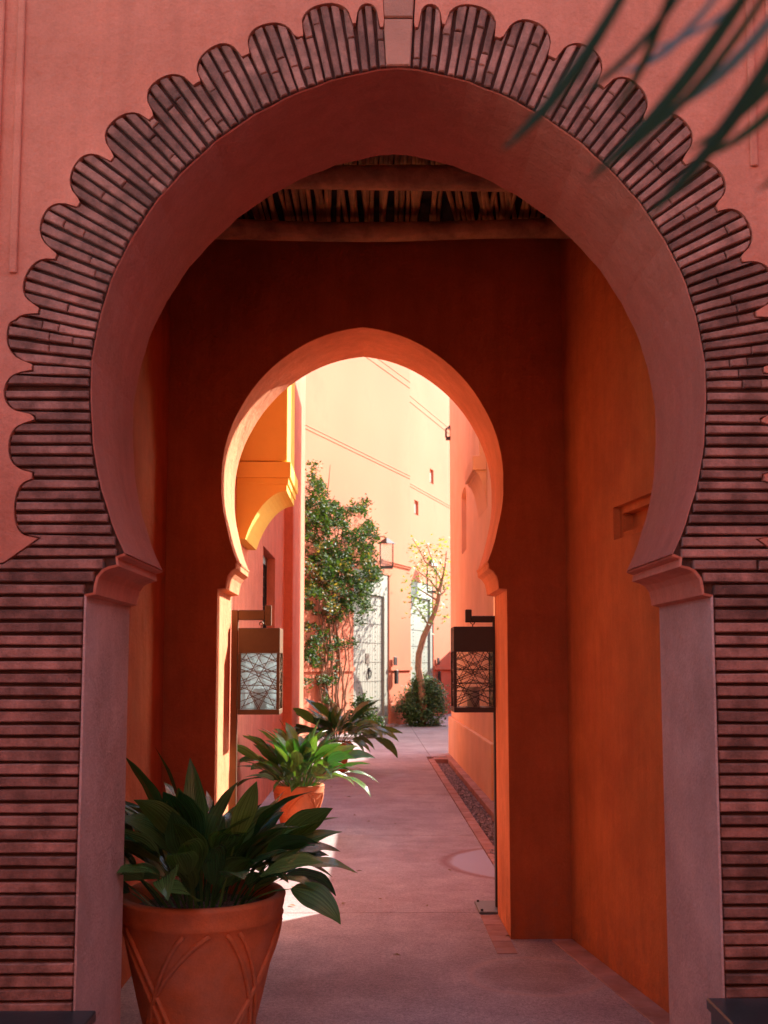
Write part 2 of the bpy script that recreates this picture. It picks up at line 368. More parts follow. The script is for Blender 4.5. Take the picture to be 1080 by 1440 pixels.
# --- thin bricks
bricks = []  # (area, verts, faces, visible)
def offset(poly, d):
    n = len(poly); out = []
    A = sum(poly[i][0]*poly[(i+1) % n][1]-poly[(i+1) % n][0]*poly[i][1] for i in range(n)); sg = 1 if A > 0 else -1
    for i in range(n):
        p = Vector(poly[i]); a = (p-Vector(poly[i-1])).normalized(); b = (Vector(poly[(i+1) % n])-p).normalized()
        na = Vector((-a.y, a.x))*sg; nb = Vector((-b.y, b.x))*sg; m = na+nb
        if m.length < .2: m = na
        m = m.normalized(); k = max(.5, m.dot(na)); q = p+m*(d/k); out.append((q.x, q.y))
    return out, abs(A)/2
def brick(poly, vis=True):
    poly = [(x+random.uniform(-.0016, .0016), z+random.uniform(-.0014, .0014)) for x, z in poly]
    ins, A = offset(poly, .0032); n = len(poly)
    if A < 1e-4: return
    yf = Y1+random.uniform(-.0025, .003); tl = random.uniform(-.002, .002)
    cx = sum(p[0] for p in poly)/n; ex = max(abs(p[0]-cx) for p in poly)+1e-6
    yo = lambda p: yf+tl*(p[0]-cx)/ex
    v = [(x, yo((x, z)), z) for x, z in ins]+[(x, yo((x, z))+.0045, z) for x, z in poly]+[(x, Y1+.0224, z) for x, z in poly]
    f = [tuple(range(n))]+[(i, (i+1) % n, (i+1) % n+n, i+n) for i in range(n)]+[(i+n, (i+1) % n+n, (i+1) % n+2*n, i+2*n) for i in range(n)]
    bricks.append((A if vis else 0, v, f))
def lobeR(u, Rn, Rl): return Rn+(Rl-Rn)*max(0, 1-abs(u)**2.3)**(1/2.3)
# courses in polar pixel coordinates around (560,550): (th0, th1) right hand side, theta measured from horizontal
JL = {}
def jl(side, k, a):
    if (side, k) not in JL: rg = random.Random(side*100+k*7+3); JL[(side, k)] = (rg.uniform(-4, 5), rg.uniform(-.35, .35), rg.uniform(-3, 3))
    return JL[(side, k)][a]
def Rout(th, side=1):                       # outline of the brick ring
    a = 90-abs(90-th)
    d = 90-a
    if d < 2.35: return 640
    if d < 3.2: return 512
    if d < 6.6: return lobeR((d-4.9)/1.75, 520, 546)
    if d < 7.3: return 520
    if d < 15.2: return lobeR((d-11.25)/3.95, 522, 553)
    e = (d-15.2) % 8.85; k = int((d-15.2)//8.85)
    if e < 1.3: return 516+jl(side, k, 2)*.5
    return lobeR((e-5.07)/3.78, 514, (549 if d < 80 else 553)+jl(side, k, 0)+jl(side, k, 1)*(e-5.07)*3)
def polarP(th, r, side): 
    p = U(560+r*math.cos(R(th)), 550-r*math.sin(R(th)), Y1); return (XC+side*(p.x-XC), p.z)
edges = []
d = 2.35
for a, b, k in ((2.35, 3.2, 0), ): pass
cuts = [2.35, 3.9, 5.4, 6.95, 8.6, 10.3, 11.95, 13.6, 15.25]
dd = 15.25
while dd < 89.0: dd += 8.85/5; cuts.append(dd)
GAP = .52
def radial(side):
    for c0, c1 in zip(cuts, cuts[1:]):
        jit = random.uniform(-.08, .08)
        t0 = 90-c0-GAP/2+jit; t1 = 90-c1+GAP/2+jit
        r0a = interp(T1, max(-30, t0))+1.5+random.uniform(-.5, 1.5)
        rlo = min(Rout(t0, side), Rout(t1, side), Rout((t0+t1)/2, side)); L = rlo-r0a
        nb = random.choice((1, 1, 2, 2, 3)); js = sorted(random.uniform(.2, .85) for _ in range(nb-1)); js = [0]+js
        js = [j for i, j in enumerate(js) if i == 0 or j-js[i-1] > .18]+[None]
        for i in range(len(js)-1):
            ra = r0a+js[i]*L+(.5 if i else 0); last = js[i+1] is None
            if last:
                top = [(t, max(ra+8, Rout(t, side)-2.0)) for t in (t0, t0+(t1-t0)*.25, (t0+t1)/2, t0+(t1-t0)*.75, t1)]
            else: rb = r0a+js[i+1]*L-.5; top = [(t0, rb), (t1, rb)]
            mid = (ra+min(x[1] for x in top))/2
            poly = [(t1, mid), (t1, ra), ((t0+t1)/2, ra), (t0, ra), (t0, mid)]+top
            brick([polarP(t, r, side) for t, r in poly])
# below the springing: horizontal courses
def outerdx(z):                      # outline (dx from arch centre) for heights below the springing
    p = U(560, 550, Y1); 
    py = 550+(p.z-z)/(.98*PXM)
    if py > 800: return 9
    th = -math.degrees(math.asin(min(1, (py-550)/520)))
    if py > 763: return (U(1060+(py-763)*1.35, 600, Y1).x-XC)
    return (U(560+math.sqrt(max(1, Rout2(py)**2)), 600, Y1).x-XC)
PXM = 3.33/1500/.98
def Rout2(py):
    # lobes at the photo's heights: (y0,y1,extent)
    for y0, y1, e in ((509, 586, 555), (586, 670, 546), (670, 763, 535)):
        if y0 <= py < y1:
            mid = (y0+y1)/2+4; hh = (y1-y0)/2-6
            base = 518 if y0 < 580 else 512
            u = (py-mid)/hh
            return lobeR(u, base, e) if abs(u) < 1 else base
    return 516
zs = U(560, 551, Y1).z; PIT = .0360
def innerdx(z):
    if z <= imp1[0][1]: return HJ
    if z <= imp1[-1][1]:
        best = HJ
        for (x0, z0), (x1, z1) in zip(imp1, imp1[1:]):
            if min(z0, z1) <= z <= max(z0, z1) and abs(z1-z0) > 1e-5: best = x0+(x1-x0)*(z-z0)/(z1-z0)
        return best
    best = HJ
    for (x0, z0), (x1, z1) in zip(arcpts, arcpts[1:]):
        if z0 <= z <= z1: return x0+(x1-x0)*(z-z0)/(z1-z0)
    return best
def rows(side):
    z = zs+.008; k = 0
    while z > .03:
        pit = PIT if z > 1.86 else .0395
        gp = random.uniform(.0045, .0068); z1 = z-gp; z0 = z-pit+gp*.8; zm = (z0+z1)/2
        xi = max(innerdx(z0), innerdx(z1), innerdx(zm))+.003+random.uniform(0, .003)
        xo = [outerdx(q) for q in (z0, z0+(z1-z0)*.25, zm, z0+(z1-z0)*.75, z1)]
        lo = min(xo); full = lo > 5
        end = 1.9 if full else lo-.0045
        xs_ = [xi]; x = xi
        while True:
            x += random.uniform(.19, .29) if not full else random.uniform(.26, .40)
            if x > end-.09: break
            xs_.append(x)
        for i, a in enumerate(xs_):
            aa = a+(.003 if i else 0)
            if i < len(xs_)-1 or full:
                bb = (xs_[i+1] if i < len(xs_)-1 else end)-.003
                poly = [(aa, z0), ((aa+bb)/2, z0), (bb, z0), (bb, z1), ((aa+bb)/2, z1), (aa, z1)]
            else:
                e = [min(q, 9)-.0045 for q in xo]
                poly = [(aa, z0)]+[(max(e[j], aa+.01), z0+(z1-z0)*j/4) for j in range(5)]+[(aa, z1)]
            fr = XC+side*aa; vis = (-1.18 < fr < 1.32) and z1 > .42
            brick([(XC+side*px, pz) for px, pz in poly], vis)
        z -= pit; k += 1
for s in (1, -1): radial(s); rows(s)
bricks.sort(key=lambda b: -b[0])
for A, v, f in bricks[:298]:
    link('brick', v, f, M['brick'], aw)
rest = MB()
for A, v, f in bricks[298:]: rest.add(v, f)
rest.build('brick_remainder', M['brick'], aw, kind='stuff')
# keystone: two stacked pale blocks
for (y0, y1) in ((92, 26), (24, -60)):
    kk = []
    for t, py in ((-1, y0), (1, y0), (1, y1), (-1, y1)):
        w_ = 17 + (92-py)*.055; p = U(560+t*w_, py, Y1); kk.append((p.x, p.z))
    ins, A = offset(kk, .004)
    v = [(x, Y1-.002, z) for x, z in ins]+[(x, Y1+.003, z) for x, z in kk]+[(x, Y1+.0223, z) for x, z in kk]
    link('keystone', v, [(0, 1, 2, 3)]+[(i, (i+1) % 4, (i+1) % 4+4, i+4) for i in range(4)]+[(i+4, (i+1) % 4+4, (i+1) % 4+8, i+8) for i in range(4)], M['key'], aw)
# plaster skin above the scallops
def skinhalf(side):
    pts = []
    z_, x_ = [], []
    th = 0.0
    out = []
    zz = U(560, 800, Y1).z
    zb = zz
    # lower part by height
    n = 60
    for i in range(n+1):
        z = zb+(zs-zb)*i/n; dx = outerdx(z+1e-4)
        if dx < 5: out.append((dx, z))
    t = .4
    while t < 90-2.35:
        p = polarP(t, Rout(t, side), 1); out.append((p[0]-XC, p[1])); t += .42
    p = polarP(90-2.36, 512, 1); 
    a = U(560+17+(92-30)*.055+2, 30, Y1); out.append((a.x-XC, a.z))
    a = U(560+17+(92+62)*.055+2, -62, Y1); out.append((a.x-XC, a.z))
    return out
sh = skinhalf(1); shl = skinhalf(-1)
z800 = sh[0][1]
Lx = [(XC-x, z) for x, z in shl]; Rx = [(XC+x, z) for x, z in sh]
poly = [(-4.6, z800-.05), (-2.0, z800-.05), (-1.35, z800-.03)]+Lx+Rx[::-1]+[(1.55, z800-.03), (2.2, z800-.05), (4.8, z800-.05), (4.8, 9.5), (-4.6, 9.5)]
MB().prism(poly, Y1-.003, Y1+.0224, XZ).build('plaster_skin', M['rose'], aw)
MB().box(-4.6, -1.93, Y1-.003, Y1+.0224, -.02, z800-.051).build('plaster_skin', M['rose'], aw)
MB().box(2.1, 4.8, Y1-.003, Y1+.0224, -.02, z800-.051).build('plaster_skin', M['rose'], aw)
# slim vertical fillets framing the arch panel
for s, px in ((-1, 22), (1, 1062)):
    xx = U(px, 300, Y1).x; zt = 6.0; zf = U(px, 385 if s < 0 else 235, Y1).z
    MB().box(xx-.012, xx+.012, Y1-.012, Y1-.0032, zf, zt, b=.003).build('fillet', M['rose'], aw)
    MB().box(xx+s*.075-.02, xx+s*.075+.02, Y1-.016, Y1-.0032, zf, zt, b=.004).build('fillet', M['rose'], aw)
# coping over the front block (building over the passage)
MB().box(-4.6, 4.8, Y1B+.002, 6.60, 4.35, 9.5).build('upper_storey', M['rose'], aw)

# dark stone ledges at the foot of both piers
for (x0, x1, zt, lab) in ((-2.0, U(101, 1440, 3.1).x, U(60, 1420, 3.33).z, 'dark green polished stone ledge at the foot of the left brick pier'),
                          (U(1034, 1440, 3.1).x, 2.4, U(1060, 1402, 3.33).z, 'dark green polished stone ledge at the foot of the right brick pier')):
    t = thing('stone_ledge', lab, 'ledge', ((x0+x1)/2, 3.1, 0))
    MB().box(x0, x1, 2.72, Y1-.008, 0, zt-.035, b=.004).build('base', M['stone_dark'], t)
    for a in range(4):
        q0 = x0+(x1-x0)*a/4; q1 = x0+(x1-x0)*(a+1)/4
        MB().box(q0+(.0 if a else -.012), q1-.003+(.015 if a == 3 else 0), 2.70, Y1-.006, zt-.034, zt, b=.004).build('slab', M['stone_dark'], t)

# ------------------------------------------------------------------ SECOND ARCH
Y2, Y2B = 6.02, 6.62
pR = U(716, 1100, Y2).x; pL = U(303, 1000, Y2).x; XC2 = U(510.5, 679, Y2).x; HJ2 = (pR-pL)/2
XC2 = (pR+pL)/2
T2 = [(-32, 208), (-18, 200), (0, 198), (32, 201), (45, 204), (59, 208), (75, 214), (84, 217), (90, 219)]
def arc2(th):
    r = interp(T2, th); p = U(512+r*math.cos(R(th)), 679-r*math.sin(R(th)), Y2); return (p.x-U(512, 679, Y2).x, p.z)
arc2p = [arc2(t) for t in [-32+i*4 for i in range(31)]+[90]]
imp2 = [(U(px, py, Y2).x-U(512, 679, Y2).x, U(px, py, Y2).z) for px, py in ((716, 828), (704, 827), (703, 818), (701, 810), (696, 803), (690, 799), (690, 793), (688.5, 791))]
half2 = [(HJ2, -.02), (HJ2, .7), (HJ2, 1.4), (HJ2, imp2[0][1]-.002)]+imp2[1:]
hole2 = [(XC2+x, z) for x, z in half2+arc2p]+[(XC2-x, z) for x, z in (half2+arc2p)[-2::-1]]
LWX = U(231, 900, Y2).x          # left corner of the passage
RWX = U(797, 900, Y2).x          # right corner of the passage
mw = thing('inner_arch_wall', 'dark red wall at the end of the passage with a smaller glowing horseshoe arch', 'archway wall', (XC2, Y2, 0))
poly = [(LWX-.5, -.02)]+hole2[::-1]+[(RWX+.6, -.02), (RWX+.6, 4.34), (LWX-.5, 4.34)]
MB().prism(poly, Y2+.012, Y2B, XZ).build('wall', M['warm'], mw)
MB().prism(poly, Y2, Y2+.0118, XZ).build('front_render', M['deep2'], mw)  # thin dark skin, shade painted onto the wall front
for s in (1, -1):
    XC_, XC = XC, XC2
    lining([(XC2+s*x, z) for x, z in [(HJ2, imp2[0][1]-.001)]+imp2[1:]+[(arc2p[0][0], arc2p[0][1])]], Y2-.003, Y2B+.003, .006, M['warm'], 'impost', mw)
    XC = XC_
MB().box(-4.6, LWX-.5, Y2B-.2, Y2B, 0, 9).build('flank', M['plaster'], mw)
# brick threshold strip beside right jamb
ts = thing('brick_strip', 'narrow strip of pink bricks at the foot of the inner arch right jamb', 'brick edging', (.72, 6.3, 0))
for i in range(7):
    MB().box(XC2+HJ2-.11, XC2+HJ2-.004, 5.72+i*.122, 5.72+i*.122+.117, -.02, .004+random.uniform(0, .002), b=.002).build('brick', M['kerb'], ts)
# passage side walls (right one splays open towards the viewer)
RW0 = Vector((RWX, Y2)); g = G(937, 1415); RWd = (Vector((g.x, g.y))-Vector((G(805, 1315).x, G(805, 1315).y))).normalized()
sl_ = RWd.x/RWd.y; XN = RWX+sl_*(Y1B-Y2)
L_ = Vector((XN-RWX, Y1B-Y2)).length; nd = Vector((XN-RWX, Y1B-Y2)).normalized()
FRW = lambda u, v, d: (RWX+nd.x*u-nd.y*d*1.0, Y2+nd.y*u+nd.x*d, v)   # d>0 goes to the right (into wall)
rw = thing('passage_wall', 'burnt orange right hand passage wall with a shallow framed recess', 'wall', (RWX+.2, 5, 0))
# recess located from the photo
def onRW(px, py):
    d = ray(px, py); # intersect with vertical plane through RW0 dir nd
    n2 = Vector((-nd.y, nd.x)); t = (n2.x*RW0.x+n2.y*RW0.y)/(n2.x*d[0]+n2.y*d[1])
    P = Vector((d[0]*t, d[1]*t)); return ((P-RW0).dot(nd), 1.5+d[2]*t)
a = onRW(862, 714); b = onRW(862, 760); u0 = a[0]; zt = a[1]; zb = b[1]; u1 = u0+.62
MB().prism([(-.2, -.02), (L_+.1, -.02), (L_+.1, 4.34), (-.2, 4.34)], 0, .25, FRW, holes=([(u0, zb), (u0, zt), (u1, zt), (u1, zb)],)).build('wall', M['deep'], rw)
o1 = .035
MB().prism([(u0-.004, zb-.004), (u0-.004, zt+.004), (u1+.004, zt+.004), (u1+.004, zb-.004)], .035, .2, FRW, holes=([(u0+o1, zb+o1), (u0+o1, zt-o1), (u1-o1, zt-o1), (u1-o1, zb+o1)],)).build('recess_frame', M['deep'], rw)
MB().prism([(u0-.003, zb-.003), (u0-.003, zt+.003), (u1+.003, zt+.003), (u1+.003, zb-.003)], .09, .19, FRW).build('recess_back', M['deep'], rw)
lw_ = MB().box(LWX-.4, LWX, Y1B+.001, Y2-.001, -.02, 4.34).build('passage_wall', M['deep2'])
tag(lw_, 'dark red left hand passage wall behind the biggest terracotta pot', 'wall')
ks = thing('kerb_strip', 'pink brick kerb strip along the foot of the right passage wall', 'kerb', (1.2, 5, 0))
for i in range(9):
    u = .02+i*.235
    MB().box(u, u+.23, -.12, -.003, -.02, .006, fr=lambda x, y, z: FRW(x, z, y), b=.002).build('brick', M['kerb'], ks)
# ceiling of the passage: round beams, canes, deck
ce = thing('cane_ceiling', 'dark ceiling of round wooden beams carrying a layer of canes', 'ceiling', (0, 4.9, 4.0))
def logbeam(Y, z, r, bend, x0=-1.35, x1=1.75, ph=0):
    p = []; rr = []
    for i in range(15):
        t = i/14; p.append((x0+(x1-x0)*t, Y+.015*math.sin(5*t+ph), z+bend*math.sin(math.pi*t)+.008*math.sin(9*t+ph))); rr.append(r*(1+.07*math.sin(7*t+ph)+.04*math.sin(17*t)))
    MB().tube(p, rr, 12).build('beam', M['wood'], ce, smooth=True)
zb1 = U(550, 320, 5.75).z; zb2 = U(550, 264, 5.12).z
logbeam(5.75, zb1, .055, -.02, ph=1); logbeam(5.12, zb1+.01, .06, -.03, ph=3); logbeam(4.5, zb1+.01, .06, -.02, ph=5)
x = -1.3
while x < 1.7:
    sk = random.uniform(-.05, .05) if x < .3 else random.uniform(.0, .22)
    r = random.uniform(.010, .016); y1_, y2_ = 3.95, 6.0; zz = zb1+.085+random.uniform(-.006, .01)
    MB().tube([(x-sk, y1_, zz), (x, 5, zz+random.uniform(-.01, .006)), (x+sk, y2_, zz)], [r, r*1.05, r*.95], 6).build('cane', M['cane'], ce, smooth=True)
    x += random.uniform(.018, .026)
MB().box(-1.4, 1.8, 3.94, 6.01, zb1+.13, zb1+.2).build('deck', M['roofdark'], ce)

# ------------------------------------------------------------------ ALLEY, LEFT SIDE
XL = -1.17
al = thing('left_house', 'pink rendered house on the left of the alley with corbelled bay and grilled window', 'house', (XL, 10, 0))
wy0, wy1 = UX(370, 800, XL).y, UX(387, 800, XL).y; wzt = UX(372, 769, XL).z; wzb = 1.15
YS = UX(400, 800, XL).y; X2 = U(412, 800, YS).x; YE = UX(428, 800, X2).y
MB().prism([(Y2B, -.02), (Y2B, 6.6), (YS, 6.6), (YS, -.02)], XL-.3, XL, YZ, holes=([(wy0, wzb), (wy0, wzt), (wy1, wzt), (wy1, wzb)],)).build('wall', M['rose'], al)
MB().box(XL-2.5, X2, YS, YE, -.02, 6.6, b=.01).build('wall', M['rose'], al)
wo = MB().box(XL-.29, XL-.16, wy0-.004, wy1+.004, wzb-.004, wzt+.004).build('window', M['black'], al)
wf = MB().prism([(wy0, wzb), (wy0, wzt), (wy1, wzt), (wy1, wzb)], XL-.15, XL-.10, YZ, holes=([(wy0+.06, wzb+.06), (wy0+.06, wzt-.1), (wy1-.06, wzt-.1), (wy1-.06, wzb+.06)],)).build('window_frame', M['black'], wo)
gr = MB()
n = 7
for i in range(n):
    yy = wy0+.1+(wy1-wy0-.2)*i/(n-1); gr.tube([(XL-.13, yy, wzb), (XL-.13, yy, wzt-.1)], .008, 6)
for i in range(12):
    zz = wzb+.1+i*.12
    if zz < wzt-.1: gr.tube([(XL-.13, wy0+.05, zz), (XL-.13, wy1-.05, zz)], .006, 6)
gr.build('grille', M['black'], wo)
# corbelled bay
BY0, BY1 = 9.25, 10.15
bx = U(404, 600, BY0).x; bz = U(404, 664, BY0).z; mz = U(404, 690, BY0).z
MB().box(XL+.002, bx, BY0, BY1, bz+.1, 6.5, b=.006).build('bay', M['ochre'], al)
mx_ = U(409, 660, BY0).x
zt1 = U(409, 650, BY0).z; zt2 = U(409, 672, BY0).z; zt3 = U(409, 681, BY0).z
MB().box(XL+.002, mx_, BY0-.025, BY1+.025, zt2, zt1, b=.006).build('moulding', M['ochre'], al)
MB().box(XL+.002, mx_-.02, BY0-.012, BY1+.012, zt3, zt2-.001, b=.004).build('moulding', M['ochre'], al)
tip = U(345, 758, BY0); cv = []
x1_, z1_ = bx-.0, zt3-.001
for i in range(13):
    t = i/12*math.pi/2; cv.append((x1_-(x1_-tip.x)*math.sin(t), tip.z+(zt3-.05-tip.z)*math.cos(t)**1.0))
cv = [(tip.x+(x1_-tip.x)*(i/12), tip.z+(zt3-.06-tip.z)*(1-(1-i/12)**2.0)**.85) for i in range(13)]
MB().prism([(XL+.002, z1_), (XL+.002, tip.z)]+cv+[(x1_, z1_)], BY0-.005, BY1+.005, XZ).build('bracket', M['ochre'], al)

# ------------------------------------------------------------------ ALLEY, RIGHT SIDE
XR = 1.40
ah = thing('right_house', 'tall orange rendered house on the right of the alley with plinth and slit windows', 'house', (XR+.5, 15, 0))
TY0, TY1 = 12.05, UX(634, 900, XR).y
sy0, sy1 = UX(655.5, 700, XR).y, UX(649, 700, XR).y; szt = UX(650, 690, XR).z; szb = UX(654, 775, XR).z
MB().prism([(TY0, -.02), (TY0, 7.3), (TY1, 7.3), (TY1, -.02)], XR, XR+.4, YZ, holes=([(sy0, szb), (sy0, szt-.1), (sy0+.1, szt-.03), ((sy0+sy1)/2, szt), (sy1-.1, szt-.03), (sy1, szt-.1), (sy1, szb)],)).build('wall', M['pale'], ah)
MB().box(XR+.12, XR+.2, sy0-.02, sy1+.02, szb-.02, szt+.02).build('recess_back', M['pale'], ah)
MB().box(XR+.11, XR+.119, (sy0+sy1)/2-.07, (sy0+sy1)/2+.1, szb+.3, szt-.35).build('slit_window', M['black'], ah)
MB().box(XR+.401, XR+4, 15.2, TY1, -.02, 7.3).build('house_body', M['pale'], ah)
pz0 = UX(667, 1031, XR-.05).z
MB().box(XR-.05, XR-.001, TY0-.03, TY1+.03, -.02, pz0, b=.008).build('plinth', M['pale'], ah)
# bay on the right house
QY0, QY1 = 12.6, 13.6
qx = U(669, 650, QY0).x; q1 = U(661, 641, QY0).z; q2 = U(661, 661, QY0).z; q3 = U(661, 668, QY0).z; qz = U(690, 672, QY0).z
MB().box(qx+.04, XR-.002, QY0, QY1, q1, 7.2, b=.006).build('bay', M['pale'], ah)
MB().box(qx-.04, XR-.002, QY0-.02, QY1+.02, q2, q1-.001, b=.006).build('moulding', M['pale'], ah)
cv = [(XR-.002-(XR-.002-qx)*(i/10), q2-.45+.42*(1-(1-i/10)**2)**.85) for i in range(11)]
MB().prism([(XR-.002, q2-.002)]+cv+[(qx, q2-.002)], QY0-.004, QY1+.004, XZ).build('bracket', M['pale'], ah)
# near right, unseen: corner block and low wall added to shape the sun
nh = MB().box(XR, XR+4, Y2B+.002, 8.25, -.02, 9.5, b=.01).build('corner_building', M['plaster'])  # unseen block added to keep sun out of the passage
nu = MB().box(XR, XR+.35, 8.251, 11.1, 5.0, 9.5, b=.01).build('upper_storey', M['plaster']); tag(nu, 'upper storey bridging over the garden opening on the right of the alley', 'building')  # unseen block added to stop high sun on the left house
tag(nh, 'plain orange building corner just beyond the inner arch, right of the metal lamp post', 'building')
gw = thing('garden_wall', 'low orange garden wall between the two houses on the right of the alley', 'garden wall', (1.5, 10, 0))  # unseen wall, height set for the edge of the sun patch
MB().box(XR, XR+.2, 8.251, TY0-.031, -.02, 1.20, b=.008).build('wall', M['plaster'], gw)
MB().box(XR-.03, XR+.23, 8.251, TY0-.031, 1.201, 1.25, b=.008).build('coping', M['plaster'], gw)
# unseen block added further right to shade the far paving and facade foot
ob = MB().box(4.6, 8, 20.5, 48, -.02, 3.5, b=.01).build('side_building', M['plaster'])
tag(ob, 'low pink building along the side street to the right, beyond the corner', 'building')

# ------------------------------------------------------------------ FAR FACADE
def hit(px, py, P, D):
    d = ray(px, py); n2 = Vector((-D.y, D.x)); t = (n2.x*P.x+n2.y*P.y)/(n2.x*d[0]+n2.y*d[1])
    Q = Vector((d[0]*t, d[1]*t)); return ((Q-P).dot(D), 1.5+d[2]*t)
g1 = G(527, 1025.5); g2 = G(547, 1022)
gA = U(428, 900, 21.9); gB = U(577, 900, 27.9)
PA = Vector((gA.x, gA.y)); DA = (Vector((gB.x, gB.y))-PA).normalized(); LA = (Vector((gB.x, gB.y))-PA).length
gC = U(577.5, 900, 29.4); gD = U(632, 900, 33.4)
PB = Vector((gC.x, gC.y)); DB = (Vector((gD.x, gD.y))-PB).normalized()
def frame(P, D):                    # (u, z, d): d>0 comes out of the wall towards the path
    N = Vector((D.y, -D.x))
    return lambda u, v, d: (P.x+D.x*u+N.x*d, P.y+D.y*u+N.y*d, v)
FA, FB = frame(PA, DA), frame(PB, DB)
def facade(name, label, P, D, Fm, u0, u1, holes):
    t = thing(name, label, 'house facade', (P.x+D.x*(u0+u1)/2, P.y+D.y*(u0+u1)/2, 0))
    MB().prism([(u0, -.02), (u1, -.02), (u1, 12), (u0, 12)], -.5, 0, Fm, holes=holes).build('wall', M['peach'], t)
    return t
def band(t, Fm, u0, u1, z0, z1, d, nm='string_course'):
    MB().prism([(u0, z0), (u1, z0), (u1, z1), (u0, z1)], .0005, d, Fm).build(nm, M['peach'], t)
def uA(px, py): return hit(px, py, PA, DA)
def uB(px, py): return hit(px, py, PB, DB)
d1L = uA(497, 950)[0]; d1R = uA(547.5, 1000)[0]; d1T = uA(547, 809)[1]
d2L = .02; d2R = uB(610, 950)[0]; d2T = uB(600, 821)[1]
f1 = facade('far_house', 'tall peach facade closing the alley, with grey studded door and climbing vine', PA, DA, FA, -4.5, LA, ([(d1L, -.01), (d1R, -.01), (d1R, d1T), (d1L, d1T)],))
nz = []
for px, py0, py1 in ((607, 660, 680), (585.5, 704, 724)):
    u, z = uB(px, py0); u_, z_ = uB(px, py1); nz.append([(u-.2, z_), (u+.2, z_), (u+.2, z), (u-.2, z)])
f2 = facade('far_house', 'set back peach facade behind the slender tree, with pale green studded door', PB, DB, FB, -.6, 16, tuple([[(d2L, -.01), (d2R, -.01), (d2R, d2T), (d2L, d2T)]]+nz))
for q in nz:
    wq = MB().prism([(q[0][0]-.02, q[0][1]-.02), (q[1][0]+.02, q[1][1]-.02), (q[2][0]+.02, q[2][1]+.02), (q[3][0]-.02, q[3][1]+.02)], -.3, -.07, FB).build('window', M['peach'], f2)
    MB().prism([(q[0][0]+.1, q[0][1]+.05), (q[1][0]-.1, q[1][1]+.05), (q[2][0]-.1, q[2][1]-.1), (q[3][0]+.1, q[3][1]-.1)], -.069, -.05, FB).build('pane', M['stud'], wq)
for z0, z1, dd_, nm in ((6.30, 6.36, .012, 'string_course'), (6.37, 6.42, .02, 'string_course'), (8.75, 8.9, .012, 'cornice'), (8.91, 8.97, .02, 'cornice')):
    band(f1, FA, -4.5, LA, z0+.1, z1+.1, dd_, nm)
for z0, z1, dd_, nm in ((6.35, 6.41, .012, 'string_course'), (6.42, 6.47, .02, 'string_course'), (8.75, 8.9, .012, 'cornice'), (8.91, 8.97, .02, 'cornice')):
    band(f2, FB, -.6, 16, z0+.1, z1+.1, dd_, nm)
zt39 = uA(560, 797)[1]
band(f1, FA, d1R-.6, LA, zt39, zt39+.05, .04); band(f1, FA, d1R-.6, LA, zt39+.051, zt39+.08, .07)
band(f1, FA, d1R+.01, LA, 1.36, 1.45, .05, 'dado_rail'); band(f1, FA, d1R+.01, LA, -.01, .53, .03, 'plinth')
band(f1, FA, -4.5, d1L-.01, 1.36, 1.45, .05, 'dado_rail'); band(f1, FA, -4.5, d1L-.01, -.01, .53, .03, 'plinth')
band(f2, FB, d2R+.01, 16, 1.36, 1.46, .05, 'dado_rail'); band(f2, FB, d2R+.01, 16, -.01, .53, .03, 'plinth')
MB().prism([(d1L-.1, -.02), (d1R+.1, -.02), (d1R+.1, .06), (d1L-.1, .06)], -.3, .2, FA).build('doorstep', M['kerb'], f1)
def door(t, Fm, uL, uR, zT, m, leafT, lw):
    dr = MB().prism([(uL, .06), (uR, .06), (uR, zT), (uL, zT)], -.35, -.12, Fm).build('door', m, t)
    MB().prism([(uL, .06), (uL, zT), (uR, zT), (uR, .06), (uR-.26, .06), (uR-.26, leafT+.06), (uL+.08, leafT+.06), (uL+.08, .06)], -.119, -.03, Fm).build('door_frame', m, dr)
    a, b = uL+.1, uR-.28; n = int(lw)
    for i in range(n):
        q0 = a+(b-a)*i/n; q1 = a+(b-a)*(i+1)/n
        MB().prism([(q0+.006, .07), (q1-.006, .07), (q1-.006, leafT+.04), (q0+.006, leafT+.04)], -.1195, -.085, Fm).build('plank', m, dr)
    st = MB()
    def stud(u, z, r=.017):
        c = Vector(Fm(u, z, -.085)); e = Vector(Fm(u, z, -.065)); 
        for k in (1,):
            ring = [Vector(Fm(u+r*math.cos(q*math.pi/3), z+r*math.sin(q*math.pi/3), -.085)) for q in range(6)]
            st.add(ring+[e], [(i, (i+1) % 6, 6) for i in range(6)])
    z = .2
    while z < leafT+.02:
        u = a+.06
        while u < b: stud(u, z); u += .095
        z += .455
    z = .2
    while z < leafT:
        for u in (a+.08, a+.42, b-.45, b-.08): stud(u, z)
        z += .11
    st.build('studs', M['stud'], dr, kind='stuff')
    return dr, a, b
dr1, a_, b_ = door(f1, FA, d1L, d1R, d1T, M['door'], uA(539, 842)[1], 12)
dr2, a2_, b2_ = door(f2, FB, d2L, d2R, d2T, M['door2'], d2T-.5, 12)
def knocker(dr, Fm, u, z, D):
    pts = [Fm(u+.07*math.sin(q*math.pi/8), z-.10*(1-math.cos(q*math.pi/8)), -.04-.02*(1-abs(8-q)/8)) for q in range(17)]
    MB().tube(pts, .015, 6).build('knocker', M['black'], dr)
    MB().box(u-.03, u+.03, z-.04, z+.05, -.08, -.05, fr=lambda x, y, zz: Fm(x, y, zz)).build('knocker_plate', M['black'], dr)
def gbox(dr, Fm, u0, u1, z0, z1, nm, m):
    return MB().box(u0, u1, z0, z1, -.084, -.07, fr=lambda x, y, zz: Fm(x, y, zz)).build(nm, m, dr)
u, z = uA(521, 926); gbox(dr1, FA, u-.11, u+.11, z-.12, z+.12, 'peep_grille', M['stud'])
u, z = uA(523, 942); knocker(dr1, FA, u, z, DA)
